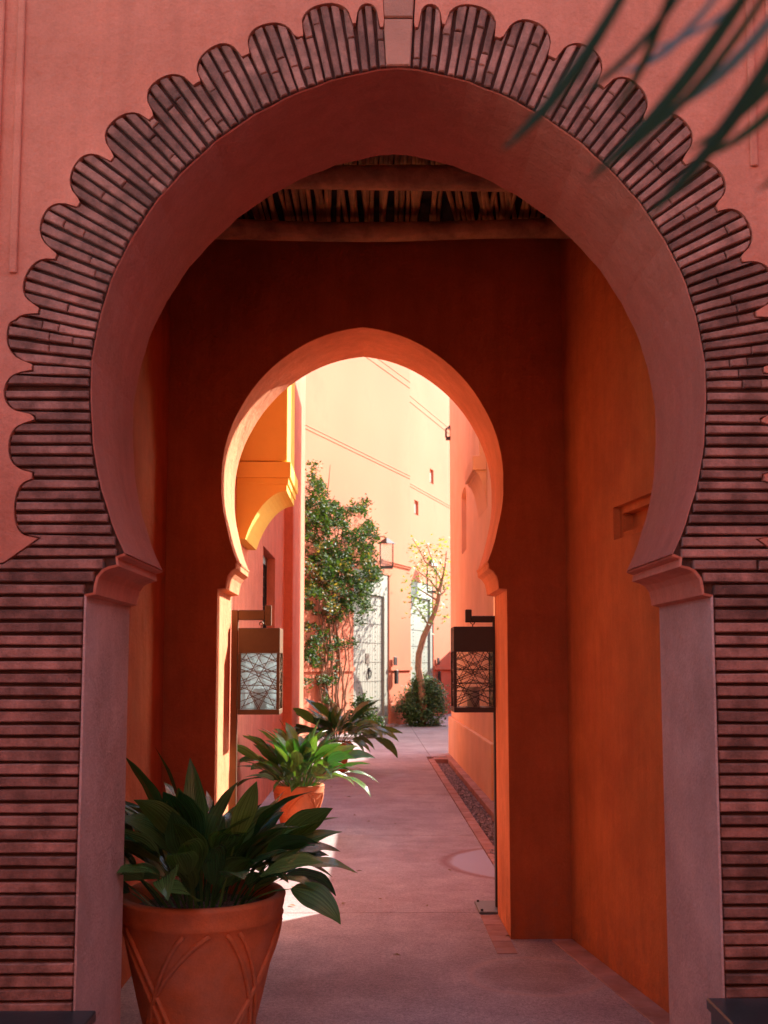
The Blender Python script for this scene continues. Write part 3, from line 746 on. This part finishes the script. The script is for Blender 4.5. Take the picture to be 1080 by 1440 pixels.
u, z = uB(592, 942); knocker(dr2, FB, u, z, DB)
for Fm, un, pxs, own, nm2 in ((FA, uA, 552.5, f1, 'left'), (FB, uB, 613.5, f2, 'right')):
    door_ = 'cream studded door' if nm2 == 'left' else 'pale green door behind the tree'
    u, z = un(pxs, 930)
    o = MB().box(u-.1, u+.1, z-.1, z+.11, .052, .08, fr=lambda x, y, zz: Fm(x, y, zz), b=.004).build('number_plate', M['black']); tag(o, 'small dark plate on the wall right of the '+door_, 'wall plate')
    u, z = un(pxs+.5, 952)
    o = MB().box(u-.07, u+.07, z-.17, z+.17, .052, .12, fr=lambda x, y, zz: Fm(x, y, zz), b=.004).build('letter_box', M['black']); tag(o, 'dark letter box low on the wall right of the '+door_, 'letter box')

def wall_lantern(Fm, u, z0, z1, wd, label, dd=.32):
    P = Vector(Fm(u, z0, dd)); t = thing('wall_lantern', label, 'wall lantern', P)
    h = z1-z0; r = wd/2
    MB().box(P.x-r, P.x+r, P.y-r, P.y+r, z0, z0+.05).build('base', M['black'], t)
    MB().lathe([(r*1.5, h*.80), (r*.3, h*.98), (.02, h)], (P.x, P.y, z0), 4).build('roof', M['black'], t)
    c = MB()
    for sx in (-1, 1):
        for sy in (-1, 1): c.box(P.x+sx*r-.012, P.x+sx*r+.012, P.y+sy*r-.012, P.y+sy*r+.012, z0+.05, z0+h*.8)
    c.build('cage', M['black'], t)
    g_ = MB()
    g_.box(P.x-r+.012, P.x+r-.012, P.y-r+.012, P.y+r-.012, z0+.052, z0+h*.79).build('glass', M['glass'], t)
    MB().tube([Fm(u, z0+h*.98, .001), Fm(u, z0+h*1.06, dd*.5), (P.x, P.y, z0+h)], .014, 6).build('bracket', M['black'], t)
u, z = uA(526, 800); _, z2 = uA(526, 757); wall_lantern(FA, u, z, z2, .3, 'black wall lantern at the edge of the vine above the cream door')
u, z = uB(592, 834); _, z2 = uB(592, 787); wall_lantern(FB, u, z, z2, .26, 'black wall lantern behind the slender tree above the green door')
# little roofed lantern at the far corner of the right house
FR = lambda u, v, d: (XR-d, u, v)
wall_lantern(FR, TY1-.15, UX(632, 622, XR).z, UX(632, 603, XR).z, .11, 'small dark roofed lantern high on the right house corner', .02)

# ------------------------------------------------------------------ lamp posts with pierced lanterns
def pierced_lantern(x0, x1, y0, y1, z0, z1, m, mg, label):
    t = thing('hanging_lantern', label, 'lantern', ((x0+x1)/2, (y0+y1)/2, z0))
    H = z1-z0; top = .155*H/.53; e = .018; bt = .03
    MB().box(x0, x1, y0, y1, z1-top, z1, b=.003).build('hood', m, t)
    MB().box(x0, x1, y0, y1, z0, z0+bt, b=.002).build('base', m, t)
    for xx in (x0, x1-e):
        for yy in (y0, y1-e): MB().box(xx, xx+e, yy, yy+e, z0+bt+.001, z1-top-.001).build('corner_bar', m, t)
    W = x1-x0-2*e; a = z0+bt; b = z1-top; Hh = b-a
    lines = []
    base_ = [((205, 485), (510, 1118)), ((310, 485), (520, 905)), ((155, 545), (520, 712)), ((155, 622), (520, 802)), ((322, 485), (520, 585)), ((155, 735), (335, 1122)),
             ((155, 1032), (520, 868)), ((428, 905), (322, 1122)), ((252, 962), (520, 1098)), ((155, 575), (215, 485)), ((155, 905), (338, 808)), ((155, 830), (520, 665))]
    for (xa, ya), (xb, yb) in base_:
        f0 = lambda x, y: ((x-155)/365, 1.75*(1125-y)/640)
        lines += [(f0(xa, ya), f0(xb, yb)), (f0(675-xa, ya), f0(675-xb, yb))]
    for y in (690, 850, 938): lines.append((f0(155, y), f0(520, y)))
    def clip(p, q):
        p = Vector(p); q = Vector(q); dv = q-p; t0, t1 = 0, 1
        for c, lo, hi in ((0, 0, 1), (1, 0, 1.75)):
            if abs(dv[c]) < 1e-9: continue
            ta, tb = (lo-p[c])/dv[c], (hi-p[c])/dv[c]
            t0 = max(t0, min(ta, tb)); t1 = min(t1, max(ta, tb))
        return (p+dv*t0, p+dv*t1) if t1 > t0 else None
    for face in range(4):
        mb = MB()
        for p, q in lines:
            c = clip(p, q)
            if not c: continue
            pp = []
            for w_ in c:
                uu = w_.x; vv = a+w_.y/1.75*Hh
                if face == 0: P = (x0+e+uu*W, y0+.006, vv)
                elif face == 1: P = (x0+e+uu*W, y1-.006, vv)
                elif face == 2: P = (x0+.006, y0+e+uu*(y1-y0-2*e), vv)
                else: P = (x1-.006, y0+e+uu*(y1-y0-2*e), vv)
                pp.append(P)
            mb.tube(pp, .0028, 4)
        mb.build('lattice', m, t)
    g = .012
    for nm, q in (('front', (x0+e, x1-e, y0+g, y0+g+.003)), ('back', (x0+e, x1-e, y1-g-.003, y1-g)), ('l', (x0+g, x0+g+.003, y0+e, y1-e)), ('r', (x1-g-.003, x1-g, y0+e, y1-e))):
        MB().box(*q, a+.001, b-.001).build('pane', mg, t)
    cx, cy = (x0+x1)/2, (y0+y1)/2
    MB().lathe([(0, .0), (.04, .0), (.04, .10), (.046, .105), (.046, .125), (0, .125)], (cx, cy, a), 20).build('candle_holder', M['candle'], t)
    hk = MB(); pts = [(cx, cy+.0, z1+.001)]+[(cx+.012*math.sin(q*math.pi/6), cy, z1+.03-.012*math.cos(q*math.pi/6)) for q in range(0, 12)]
    hk.tube(pts, .0035, 6); hk.build('ring', m, t)
    return t
YP = 6.72
def lamp_post(side, px0, px1, armpx, armz, m, label):
    a = U(px0, 900, YP).x; b = U(px1, 900, YP).x; zt = U(600, armz[0], YP).z; zb = U(600, armz[1], YP).z
    t = thing('lamp_post', label, 'lamp post', ((a+b)/2, YP, 0))
    MB().box(a, b, YP, YP+.045, .016, zt, b=.003).build('post', m, t)
    ex = U(armpx, 900, YP).x
    if side < 0: MB().box(b+.001, ex, YP, YP+.045, zb, zt, b=.003).build('arm', m, t)
    else: MB().box(ex, a-.001, YP, YP+.045, zb, zt, b=.003).build('arm', m, t)
    return t, a, b, zt, zb, ex
tL, a, b, zt, zb, ex = lamp_post(-1, 325, 334.5, 372, (858, 872), M['bronze'], 'bronze square lamp post standing against the left jamb of the inner arch')
MB().box(ex+.001, U(381, 900, YP).x, YP, YP+.045, zb-.035, zt+.03, b=.003).build('arm_end', M['bronze'], tL)
MB().box(a-.07, b+.12, YP-.09, YP+.2, 0.001, .016, b=.003).build('base_plate', M['plate'], tL)
tR, a, b, zt, zb, ex = lamp_post(1, 693.5, 701, 664, (866, 875), M['black'], 'black lamp post beside the right jamb of the inner arch, on a steel plate')
MB().box(U(655, 900, YP).x, ex-.001, YP, YP+.045, zb, U(600, 857, YP).z, b=.003).build('arm_end', M['black'], tR)
p = G(668, 1270); p0 = G(674, 1286); MB().box(p0.x, b+.05, p0.y, p.y+.0, .001, .016, b=.003).build('base_plate', M['plate'], tR)
for xx, yy in ((p0.x+.02, p.y-.03), (p0.x+.02, p0.y+.03)): MB().lathe([(0, .026), (.008, .026), (.008, .016)], (xx, yy, 0), 8).build('bolt', M['black'], tR)
YLn = YP-.09
a = U(335, 900, YLn).x; b = U(393.5, 900, YLn).x
pierced_lantern(a, b, YLn, YLn+.25, U(360, 1005, YLn).z, U(360, 883, YLn).z, M['bronze'], M['glass_dusty'], 'bronze pierced box lantern with bright hazy glass, hanging left of the path')
a = U(638, 900, YLn).x; b = U(697, 900, YLn).x
pierced_lantern(a, b, YLn, YLn+.25, U(660, 1002, YLn).z, U(660, 881, YLn).z, M['black'], M['glass'], 'black pierced box lantern with clear glass, hanging right of the path')

# ------------------------------------------------------------------ pots
def pot(c, R_, H, label, strands=True):
    t = thing('terracotta_pot', label, 'flower pot', c)
    rb = R_*.62
    prof = [(0, .0), (rb*.96, 0), (rb, .012), (rb+.012, .03), (rb+.012, .05), (rb+.004, .062)]
    for i in range(1, 9): q = i/9; prof.append((rb+(R_*.93-rb)*q**.9+.004, .062+(H*.84-.062)*q))
    rr = R_*.95
    prof += [(rr, H*.845), (rr+.01, H*.86), (rr+.004, H*.88), (rr+.012, H*.93), (R_-.004, H*.955), (R_, H*.972), (R_, H*.985), (R_-.008, H), (R_-.03, H), (R_-.042, H*.985), (R_-.05, H*.93), (R_-.055, H*.86)]
    MB().lathe(prof, c, 64).build('body', M['terra'], t, smooth=True)
    MB().lathe([(R_-.053, H*.89), (R_*.5, H*.91), (0, H*.915)], c, 40).build('soil', M['soil'], t)
    if strands:
        def rad(z): q = max(0, (z-.062)/(H*.84-.062)); return rb+(R_*.93-rb)*q**.9+.005
        for k in range(4):
            for (a0, a1) in ((.80, -.42), (.50, -.28), (-.40, .30), (-.56, .16)):
                base = math.radians(-122+k*90)
                pts = []
                for i in range(17):
                    q = i/16; z = H*.83*(1-q)+.08*q; a = base+a0+(a1-a0)*(q**.85); r = rad(z)+.003; pts.append((c[0]+r*math.cos(a), c[1]+r*math.sin(a), c[2]+z))
                MB().tube(pts, .009*R_/.32, 6).build('strand', M['terra'], t, smooth=True)
    return t
def leafmesh(P, az, L, W, e0, e1, pet, twist=0, roll=0, name='leaf', m=None, parent=None, nl=14, fold=.25, curve=1.3, wob=.0):
    """blade on a stalk: starts at P, azimuth az, elevation bends from e0 to e1"""
    P = Vector(P); v = []; f = []; uv = []; pts = [P.copy()]; dirs = []
    tot = pet+L; n = nl+4; ds = []
    for i in range(n): ds.append(pet/4 if i < 4 else L/nl)
    s = 0; p = P.copy()
    for i in range(n):
        q = s/tot; e = e0+(e1-e0)*q**curve; a = az+twist*q+wob*math.sin(q*5)
        d = Vector((math.cos(e)*math.cos(a), math.cos(e)*math.sin(a), math.sin(e))); dirs.append((d, a, e)); p = p+d*ds[i]; pts.append(p.copy()); s += ds[i]
    dirs.append(dirs[-1]); cols = 6
    ph = random.uniform(0, 6)
    for i, (p, (d, a, e)) in enumerate(zip(pts, dirs)):
        side = Vector((-math.sin(a+twist*.8), math.cos(a+twist*.8), 0)); side = (side-d*side.dot(d)).normalized(); up = side.cross(d)*-1
        if up.z < 0 and e < 1.2: up = -up
        side, up = side*math.cos(roll)+up*math.sin(roll), up*math.cos(roll)-side*math.sin(roll)
        if i < 4: wv = .005
        else: q = (i-4)/nl; wv = max(.0012, W/2*(math.sin(math.pi*min(1, q**.78)))**.95)
        for j in range(cols+1):
            x = (j/cols*2-1); k = abs(x)
            off = up*(k*wv*fold*(1 if i >= 4 else .2)+ (.06*wv*math.sin(ph+i*1.1+(2 if x > 0 else 0)) if i >= 4 else 0)*k)
            v.append(p+side*(x*wv)+off); uv.append((j/cols, i/(n)))
    for i in range(n):
        for j in range(cols): a0 = i*(cols+1)+j; f.append((a0, a0+1, a0+cols+2, a0+cols+1))
    return link(name, v, f, m, parent, True, uvs=uv)
def aspidistra(c, spread, ztop, n, L, W, label, seed, extra=(), erange=(40, 84), pt=(.3, 1.0)):
    random.seed(seed)
    t = thing('aspidistra_plant', label, 'plant', c)
    for i in range(n):
        a = i*2.39996+random.uniform(-.3, .3); q = (i+.5)/n; r = spread*math.sqrt(q)*random.uniform(.7, 1)
        P = (c[0]+r*math.cos(a), c[1]+r*math.sin(a), c[2])
        e0 = R(erange[1]-(erange[1]-erange[0])*q+random.uniform(-8, 8)); dr = random.uniform(.3, 1.4)+q*.4
        leafmesh(P, a+random.uniform(-.45, .45), L*random.uniform(.75, 1.1), W*random.uniform(.75, 1.12), e0, e0-dr, L*random.uniform(pt[0], pt[1]), random.uniform(-.5, .5), roll=random.uniform(-.9, .9), m=M['leaf'], parent=t, fold=random.uniform(.08, .3))
    for (az, e0, e1, l, w_, pet, tw) in extra:
        leafmesh((c[0]+.04*math.cos(az), c[1]+.04*math.sin(az), c[2]), az, l, w_, R(e0), R(e1), pet, tw, m=M['leaf'], parent=t)
    return t
c1 = U(284, 1260, 4.4); c1 = Vector((c1.x, 4.4, 0)); H1 = .595
pot(c1, .335, H1, 'largest terracotta pot with crossing raised strands, in the left foreground')
aspidistra((c1.x, c1.y, H1*.9), .22, 0, 95, .325, .115, 'dark green broad leaved plant in the largest pot in the foreground', 11,
    extra=((R(170), 86, 60, .36, .10, .30, .3), (R(250), 80, 55, .33, .12, .2, .1), (R(200), 75, 20, .36, .1, .2, 0), (R(10), 55, 10, .38, .12, .18, .1), (R(-15), 50, -35, .38, .12, .2, 0),
           (R(300), 70, 20, .34, .1, .2, .3), (R(190), 60, -10, .34, .1, .2, .2)), erange=(42, 88))
c2 = Vector((U(420, 1140, 9.5).x, 9.5, 0))
pot(c2, .225, .46, 'middle terracotta pot on the path below the left lantern')
aspidistra((c2.x, c2.y, .41), .14, 0, 95, .37, .115, 'glossy green plant with sunlit leaves in the middle pot', 5, extra=((R(-30), 84, 60, .45, .1, .22, .1), (R(-50), 78, 40, .42, .1, .2, .1)), erange=(36, 88))
c3 = Vector((U(472, 1040, 15.3).x, 15.3, 0))
pot(c3, .23, .42, 'farthest terracotta pot near the vine, behind the middle pot', False)
aspidistra((c3.x, c3.y, .37), .16, 0, 70, .50, .14, 'dark green plant with arching leaves in the farthest pot', 9, erange=(18, 84))

# ------------------------------------------------------------------ leaves helper
def scatter(name, pts, m, parent, s0, s1, kind='stuff'):
    v = []; f = []
    for p in pts:
        s = random.uniform(s0, s1); a = random.uniform(0, 6.28); e = random.uniform(-.9, .6)
        d = Vector((math.cos(a)*math.cos(e), math.sin(a)*math.cos(e), math.sin(e))); sd = Vector((-math.sin(a), math.cos(a), random.uniform(-.7, .7))).normalized()
        p = Vector(p); k = len(v); up = sd.cross(d)*s*.12
        v += [p, p+d*s*.5+sd*s*.32+up, p+d*s-up, p+d*s*.5-sd*s*.32+up]; f += [(k, k+1, k+2), (k, k+2, k+3)]
    return link(name, v, f, m, parent, kind=kind)
def inpoly(x, y, P):
    r = False
    for i in range(len(P)):
        (x0, y0), (x1, y1) = P[i-1], P[i]
        if (y0 > y) != (y1 > y) and x < (x1-x0)*(y-y0)/(y1-y0)+x0: r = not r
    return r
random.seed(3)
# vine: grown over the far facade, thickness up to 0.8 m; outline in (u, z) of the wall
vo = [(426, 700), (436, 697), (440, 655), (447, 650), (455, 695), (470, 700), (484, 712), (500, 700), (520, 706), (522, 730), (532, 752), (524, 775), (533, 800), (530, 826), (520, 830), (524, 860), (526, 868), (510, 880), (520, 905), (500, 900), (492, 935), (478, 950), (470, 990), (452, 985), (446, 960), (426, 960)]
vt = thing('climbing_vine', 'leafy green climbing vine hanging on the far peach facade beside the door', 'vine', FA(1.5, 0, .2))
NA = Vector((DA.y, -DA.x))
def vpt(px, py, d):
    u, z = hit(px, py, PA+NA*d, DA); return Vector(FA(u, z, d))
clumps = []
while len(clumps) < 330:
    px = random.uniform(424, 545); py = random.uniform(650, 990)
    if py > 860 and random.random() < .65: continue
    if inpoly(px, py, vo): clumps.append((px, py, random.uniform(.05, .75 if py < 860 else .3), random.uniform(3, 10)))
green, dry = [], []
for px, py, d, r in clumps:
    dryp = .4 if (760 < py < 880 and random.random() < .3) else .015
    for i in range(int(r*7)):
        q = vpt(px+random.gauss(0, .55)*r, py+random.gauss(0, .5)*r, max(.03, d+random.gauss(0, .08)))
        (dry if random.random() < dryp else green).append(q)
scatter('foliage', green, M['vine'], vt, .055, .11); scatter('dry_foliage', dry, M['vinedry'], vt, .06, .11)
for i in range(16):
    u0_ = random.uniform(.35, 1.8); pts = []; u = u0_; d = .1
    tp = random.uniform(2.5, 5.2)
    for k in range(12): z = tp*k/11; u += random.uniform(-.09, .1); pts.append(FA(u, z, .06+random.uniform(0, .16)))
    MB().tube(pts, [random.uniform(.012, .028)*(1-.04*k) for k in range(12)], 6).build('stem', M['stem'], vt, smooth=True)
pts = [FA(*uA(441, 700), .3), FA(*uA(444, 680), .3), FA(*uA(445, 655), .32)]
MB().tube(pts, [.015, .01, .005], 5).build('stem', M['stem'], vt)

# slender tree
Yt = 26.3
tt = thing('slender_tree', 'slender bent tree with sparse yellow green leaves before the green door', 'tree', G(594, 1018))
def tpt(px, py, dy=0): return U(px, py, Yt+dy)
trunk = [tpt(597, 1015), tpt(593, 965), tpt(588, 940), tpt(589, 920), tpt(596, 895), tpt(603, 880), tpt(611, 862), tpt(616, 845), tpt(618, 830), tpt(622, 816)]
MB().tube(trunk, [.10, .09, .085, .08, .075, .07, .06, .055, .05, .04], 10).build('trunk', M['bark'], tt, smooth=True)
br = [[(603, 881), (596, 868), (586, 855), (577, 845)], [(617, 838), (625, 832), (632, 822)], [(621, 818), (612, 800), (605, 780), (600, 765)], [(621, 818), (626, 796), (628, 775)],
      [(617, 832), (604, 815), (590, 805), (582, 790)], [(612, 800), (598, 790), (588, 770), (580, 757)], [(616, 845), (600, 835), (588, 828)]]
leafs = []
for i, b in enumerate(br):
    dy = random.uniform(-.5, .5); pts = [tpt(x, y, dy*k/3) for k, (x, y) in enumerate(b)]
    MB().tube(pts, [.028, .02, .013, .008][:len(b)], 6).build('branch', M['bark'], tt, smooth=True)
    for k in range(len(pts)-1):
        for j in range(13):
            q = pts[k].lerp(pts[k+1], random.random()); leafs.append(q+Vector((random.gauss(0, .16), random.gauss(0, .25), random.gauss(-.05, .17))))
for cx, cy, nn, sd in ((614, 775, 120, .20), (606, 800, 90, .22), (588, 850, 70, .16), (600, 860, 60, .16), (622, 800, 90, .22), (584, 815, 60, .16), (628, 870, 18, .10), (584, 770, 30, .12)):
    c = tpt(cx, cy, random.uniform(-.4, .4))
    for j in range(int(nn*.5)): leafs.append(c+Vector((random.gauss(0, sd), random.gauss(0, sd*1.4), random.gauss(0, sd))))
scatter('foliage', leafs, M['treeleaf'], tt, .07, .15)
# bushes
def bush(c, rx, h, n, label, nm, m, s0=.05, s1=.10, sp=.0):
    t = thing(nm, label, 'bush', c)
    stems = [MB().tube([c, (c[0]+random.uniform(-.5, .5)*rx, c[1]+random.uniform(-.5, .5)*rx, c[2]+h*.7)], [.015, .006], 5) for _ in range(7)]
    for s_ in stems: s_.build('stem', M['stem'], t)
    cl = []
    for i in range(70):
        a = random.uniform(0, 6.28); q = random.random()**.5; z = random.random()
        wd = rx*(math.sin(math.pi*(.16+.80*z))**.55)*(1-.25*z)
        cl.append((c[0]+wd*q*math.cos(a), c[1]+wd*q*math.sin(a), c[2]+.04+h*z*.93, random.uniform(.10, .2)*rx*1.6))
    pts = []
    for i in range(n):
        x, y, z, r = random.choice(cl); pts.append((x+random.gauss(0, r*.6), y+random.gauss(0, r*.6), max(.02, z+random.gauss(0, r*.6))))
    scatter('foliage', pts, m, t, s0, s1)
cb = G(597, 1021); bush(tuple(cb), .62, 1.2, 8000, 'dense rounded green bush at the foot of the slender tree', 'bush', M['bush'])
cb = G(512, 1037); bush(tuple(cb), .42, .85, 1500, 'small dark green shrub left of the cream studded door', 'shrub', M['vine'], .06, .11)

# ------------------------------------------------------------------ palm frond reaching into the top right corner
pf = thing('palm_frond', 'out of focus palm frond with long narrow leaflets reaching in at top right', 'palm frond', (.55, .8, 1.9))
def leaflet(p0, p1, w_, m, y0=.58, y1=.68):
    A = U(*p0, y0); B = U(*p1, y1); n = 14; v = []; f = []; uv = []
    d = (B-A); sd = d.cross(Vector((0, 1, 0))).normalized(); nrm = sd.cross(d).normalized()
    for i in range(n+1):
        q = i/n; p = A.lerp(B, q)+Vector((0, 0, -.012*math.sin(q*math.pi))); ww = w_*math.sin(math.pi*min(1, .12+q*.88))**.7*.5
        for j, x in enumerate((-1, 0, 1)): v.append(p+sd*x*ww+nrm*(abs(x)*ww*.35)); uv.append((j/2, q))
    for i in range(n):
        for j in range(2): a = i*3+j; f.append((a, a+1, a+4, a+3))
    link('leaflet', v, f, m, pf, True, uvs=uv)
pmm = 0.44/1500
for p0, p1, w_, m in (((905, -60), (702, 215), 30, 'palm'), ((1085, -65), (822, 258), 34, 'palm'), ((1030, -40), (868, 104), 22, 'palmblue'), ((960, -60), (860, 160), 18, 'palm'),
                   ((1150, -60), (926, 166), 26, 'palmblue'), ((1160, -40), (905, 312), 34, 'palm'), ((1190, 30), (985, 225), 24, 'palm'), ((1150, 130), (1062, 272), 22, 'palm'), ((1150, 380), (1070, 480), 20, 'palm'), ((1000, -70), (790, 150), 18, 'palm'), ((1110, -60), (880, 215), 20, 'palm'), ((1180, 0), (960, 215), 20, 'palm'), ((1110, -70), (905, 70), 14, 'palmblue')):
    leaflet(p0, p1, w_*pmm, M[m])
MB().tube([U(880, -120, .56), U(1060, -110, .58), U(1190, -30, .58), U(1250, 180, .58), U(1260, 420, .58)], [.003, .004, .005, .006, .007], 8).build('stalk', M['palm'], pf, smooth=True)

# ------------------------------------------------------------------ unseen walls added behind the viewer to limit light on the front
def wall(x0, x1, y0, y1, h, lab):
    o = MB().box(x0, x1, y0, y1, -.02, h, b=.01).build('courtyard_wall', M['rose']); tag(o, lab, 'wall')
wall(-3.9, -3.6, -3.0, Y1-.02, 3.0, 'pink courtyard wall on the left of the forecourt, behind the camera')
wall(3.8, 4.1, -3.0, Y1-.02, 4.4, 'pink courtyard wall on the right of the forecourt, behind the camera')
wall(-3.9, 4.1, -3.3, -3.01, 6.0, 'pink courtyard wall across the back of the forecourt, behind the camera')

# a few fallen leaves on the paving
random.seed(21)
fl = []
for i in range(22):
    x = random.uniform(-.75, .85); y = random.choice((random.uniform(4.6, 8), random.uniform(7, 17)))
    fl.append((x, y, .004))
v = []; f = []
for x, y, z in fl:
    a = random.uniform(0, 6.28); L = random.uniform(.014, .032); W = L*.35; k = len(v); c, q = math.cos(a), math.sin(a)
    v += [(x, y, z), (x+c*L-q*W, y+q*L+c*W, z+.006), (x+2*c*L, y+2*q*L, z+.002), (x+c*L+q*W, y+q*L-c*W, z+.007)]; f += [(k, k+1, k+2), (k, k+2, k+3)]
link('fallen_leaves', v, f, M['vinedry'], None, kind='stuff')
# groups of repeats
for pre, g in (('terracotta_pot', 'terracotta pots along the left of the path'), ('aspidistra_plant', 'broad leaved plants in the terracotta pots'), ('wall_lantern', 'small lanterns on the alley walls'),
               ('hanging_lantern', 'pierced lanterns hanging from the lamp posts'), ('lamp_post', 'lamp posts either side of the inner arch'), ('stone_ledge', 'dark stone ledges at the foot of the front wall'),
               ('number_plate', 'small plates beside the far doors'), ('letter_box', 'letter boxes beside the far doors'), ('courtyard_wall', 'walls around the forecourt'), ('far_house', 'facades closing the alley')):
    for o in COL.objects:
        if o.parent is None and o.name.split('.')[0] == pre: o['group'] = g
